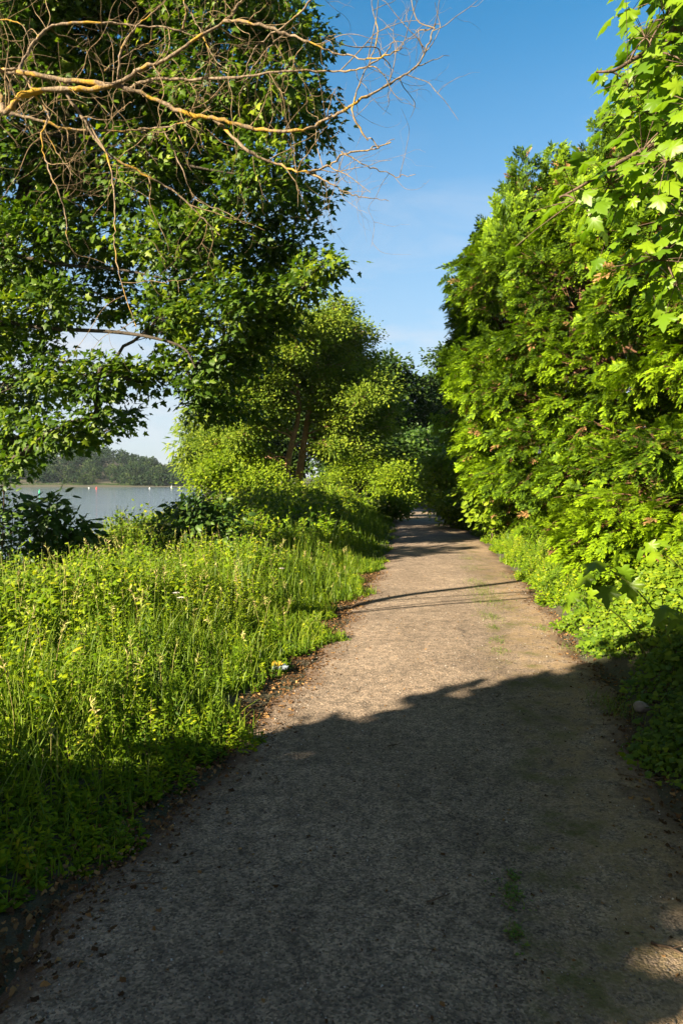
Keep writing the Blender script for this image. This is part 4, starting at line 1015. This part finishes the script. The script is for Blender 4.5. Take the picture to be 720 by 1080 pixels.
for nm, colr, off, sz in (('plastic_sheet', (.30, .36, .42), (0, 0, 0), .058), ('printed_flap', (.42, .28, .03), (-.025, .015, .02), .038)):
    gm = Geo(); k = 9; u = np.linspace(-1, 1, k); U, Vv = np.meshgrid(u, u)
    Z = .035 * np.abs(np.sin(U * 3 + Vv * 2.1)) + .02 * np.sin(Vv * 5 + U) + rng.normal(size=U.shape) * .006 + .02
    V = np.stack([U * sz + .01 * np.sin(Vv * 4), Vv * sz * .7, Z], -1) + c + np.array(off)
    ix = np.arange(k * k).reshape(k, k); qd = np.stack([ix[:-1, :-1], ix[:-1, 1:], ix[1:, 1:], ix[1:, :-1]], -1).reshape(-1, 4)
    gm.add(V, np.concatenate([qd[:, [0, 1, 2]], qd[:, [0, 2, 3]]]), .5); gm.build(nm, plain_mat(nm, colr, .35, .1, 8), root)
M_PETAL = plain_mat('white_petals', (.62, .56, .50), .7, .15, 40)
def flower(px, py, d, label):
    top = P(px, py, d); b = np.array([top[0] + .03, top[1], float(ground_z(top[0], top[1]))])
    root = empty('wild_flower', b, label, 'flower', 'pale flowers in the meadow')
    sg = Geo(); sg.tubes(bez(b, top, np.array([.02, 0, 0]), 6), np.linspace(.004, .002, 6), 4, .4); 
    hg = Geo()
    for k in range(14):
        a = k * 2.4; r = .008 * math.sqrt(k); e = top + np.array([math.cos(a) * r, math.sin(a) * r, .012 - r * .2])
        sg.tubes(bez(top - [0, 0, .03], e, np.zeros(3), 3), np.array([.0012, .001, .001]), 3, .4)
        m = 5; a2 = rng.uniform(0, 2 * PI, m)
        hg.leaves(T_ROUND, np.tile(e, (m, 1)), unit(np.stack([np.cos(a2), np.sin(a2), .4 + 0 * a2], 1)), unit(np.array([0, 0, 1.0]) + rng.normal(size=(m, 3)) * .2), np.full(m, .011), rng.random(m))
    sg.build('stem', M_STEM, root, True); hg.build('flower_head', M_PETAL, root)
for a in [(186, 626, 6.4, 'pale flower head in the middle of the meadow, left of a close pair'), (191, 631, 6.3, 'pale flower head in the meadow, lower right of a close pair'), (118, 627, 6.4, 'lone pale flower head in the left half of the meadow'),
          (297, 600, 8.5, 'pale flower head high in the meadow nearest the path'), (50, 619, 6.8, 'pale flower head farthest left in the meadow')]:
    flower(*a)

# ------------------------------------------------------------------ summer haze: air over the lake
hm, hnt, hout = new_mat('air'); hv = N(hnt, 'ShaderNodeVolumePrincipled', Density=0.0001); hv.inputs['Color'].default_value = (.70, .85, 1.0, 1); hv.inputs['Anisotropy'].default_value = 0.0
hnt.links.new(hv.outputs[0], hout.inputs['Volume'])
g = Geo(); hx0, hx1, hy0, hy1, hz0, hz1 = -1000, 400, -150, 700, -5, 48
V = [(x, y, z) for z in (hz0, hz1) for y in (hy0, hy1) for x in (hx0, hx1)]
q = [(0, 2, 3, 1), (4, 5, 7, 6), (0, 1, 5, 4), (2, 6, 7, 3), (0, 4, 6, 2), (1, 3, 7, 5)]
g.add(V, [t for a_, b_, c_, d_ in q for t in ((a_, b_, c_), (a_, c_, d_))], .5)
tag(g.build('haze', hm), 'thin summer haze', 'haze', kind='stuff')

# ------------------------------------------------------------------ camera, light, sky
cam = bpy.data.cameras.new('camera'); co = bpy.data.objects.new('camera', cam); COL.objects.link(co)
cam.sensor_fit = 'VERTICAL'; cam.sensor_height = 36.0; cam.lens = 24.0; cam.clip_end = 5000; cam.clip_start = .05
co.location = (0, 0, CAM_H); co.rotation_euler = (PI / 2 - PITCH, 0, 0)
S.camera = co
ld = bpy.data.lights.new('sun', 'SUN'); ld.energy = 5.0; ld.angle = math.radians(.5); ld.color = (1.0, .86, .64)
lo = bpy.data.objects.new('sun', ld); COL.objects.link(lo)
lo.rotation_euler = Vector(TO_SUN).to_track_quat('Z', 'Y').to_euler()
wd = bpy.data.worlds.new('World'); S.world = wd; wd.use_nodes = True
nt = wd.node_tree; nt.nodes.clear(); L = nt.links
out = nt.nodes.new('ShaderNodeOutputWorld'); bgn = nt.nodes.new('ShaderNodeBackground'); bgn.inputs['Strength'].default_value = .05
sky = nt.nodes.new('ShaderNodeTexSky'); sky.sky_type = 'NISHITA'; sky.sun_disc = False
sky.sun_elevation = SUN_EL; sky.sun_rotation = math.atan2(TO_SUN[0], TO_SUN[1]); sky.air_density = 1.0; sky.dust_density = .1; sky.ozone_density = 2.0
hs = nt.nodes.new('ShaderNodeHueSaturation'); hs.inputs['Hue'].default_value = .488; hs.inputs['Saturation'].default_value = 1.36; hs.inputs['Value'].default_value = .54; hs.inputs['Value'].default_value = 1.0
L.new(sky.outputs[0], hs.inputs['Color'])
# thin cirrus wisps
tc = nt.nodes.new('ShaderNodeTexCoord'); mp = nt.nodes.new('ShaderNodeMapping'); mp.inputs['Scale'].default_value = (2.2, 2.2, 7.5); mp.inputs['Rotation'].default_value = (0, .25, 0)
L.new(tc.outputs['Generated'], mp.inputs['Vector'])
nz = nt.nodes.new('ShaderNodeTexNoise'); nz.inputs['Scale'].default_value = 1.7; nz.inputs['Detail'].default_value = 7; nz.inputs['Roughness'].default_value = .55; nz.inputs['Distortion'].default_value = .5
L.new(mp.outputs[0], nz.inputs['Vector'])
cr = ramp(nt, [(.44, (0, 0, 0)), (.70, (.85, .85, .85))]); L.new(nz.outputs['Fac'], cr.inputs['Fac'])
mx = nt.nodes.new('ShaderNodeMix'); mx.data_type = 'RGBA'; sz_ = nt.nodes.new('ShaderNodeSeparateXYZ'); L.new(tc.outputs['Generated'], sz_.inputs[0])
mz = nt.nodes.new('ShaderNodeMapRange'); mz.interpolation_type = 'SMOOTHSTEP'; L.new(sz_.outputs['Z'], mz.inputs[0]); mz.inputs[1].default_value = .50; mz.inputs[2].default_value = .16
mm_ = nt.nodes.new('ShaderNodeMath'); mm_.operation = 'MULTIPLY'; L.new(cr.outputs['Color'], mm_.inputs[0]); L.new(mz.outputs[0], mm_.inputs[1]); L.new(mm_.outputs[0], mx.inputs[0]); mx.inputs[7].default_value = (3.6, 3.8, 4.1, 1)
# pale band of humid air low over the horizon
sp = nt.nodes.new('ShaderNodeSeparateXYZ'); L.new(tc.outputs['Generated'], sp.inputs[0])
mr = nt.nodes.new('ShaderNodeMapRange'); mr.interpolation_type = 'SMOOTHSTEP'; L.new(sp.outputs['Z'], mr.inputs[0]); mr.inputs[1].default_value = .62; mr.inputs[2].default_value = -.02; mr.inputs[3].default_value = 0; mr.inputs[4].default_value = .85
mb = nt.nodes.new('ShaderNodeMix'); mb.data_type = 'RGBA'; L.new(mr.outputs[0], mb.inputs[0]); L.new(hs.outputs[0], mb.inputs[6]); L.new(mb.outputs[2], mx.inputs[6]); mb.inputs[7].default_value = (2.5, 2.9, 3.45, 1)
# unseen dim warm cloud added round the low sun to neutralise blue shade light
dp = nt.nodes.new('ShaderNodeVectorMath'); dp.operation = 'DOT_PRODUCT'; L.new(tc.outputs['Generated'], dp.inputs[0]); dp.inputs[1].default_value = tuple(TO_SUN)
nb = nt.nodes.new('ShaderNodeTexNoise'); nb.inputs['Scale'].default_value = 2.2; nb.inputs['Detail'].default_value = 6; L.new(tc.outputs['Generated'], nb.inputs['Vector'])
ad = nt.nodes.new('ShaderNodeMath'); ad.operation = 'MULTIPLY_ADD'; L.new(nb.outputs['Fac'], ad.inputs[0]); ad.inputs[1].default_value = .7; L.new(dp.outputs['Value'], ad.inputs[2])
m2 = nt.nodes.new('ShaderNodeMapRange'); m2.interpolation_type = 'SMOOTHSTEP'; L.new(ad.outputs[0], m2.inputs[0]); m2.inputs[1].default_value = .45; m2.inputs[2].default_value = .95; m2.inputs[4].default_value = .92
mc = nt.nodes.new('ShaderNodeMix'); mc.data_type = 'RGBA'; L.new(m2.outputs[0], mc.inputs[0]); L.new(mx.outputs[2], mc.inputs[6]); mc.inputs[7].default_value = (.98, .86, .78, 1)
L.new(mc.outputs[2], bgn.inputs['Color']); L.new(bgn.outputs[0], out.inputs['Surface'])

S.view_settings.view_transform = 'Standard'; S.view_settings.look = 'None'; S.view_settings.exposure = 2.15; S.view_settings.gamma = 1.0
S.render.engine = 'CYCLES'
cy = S.cycles; cy.max_bounces = 7; cy.diffuse_bounces = 3; cy.glossy_bounces = 2; cy.transmission_bounces = 4; cy.transparent_max_bounces = 4
cy.use_denoising = True; cy.sample_clamp_indirect = 4.0
cy.caustics_reflective = False; cy.caustics_refractive = False
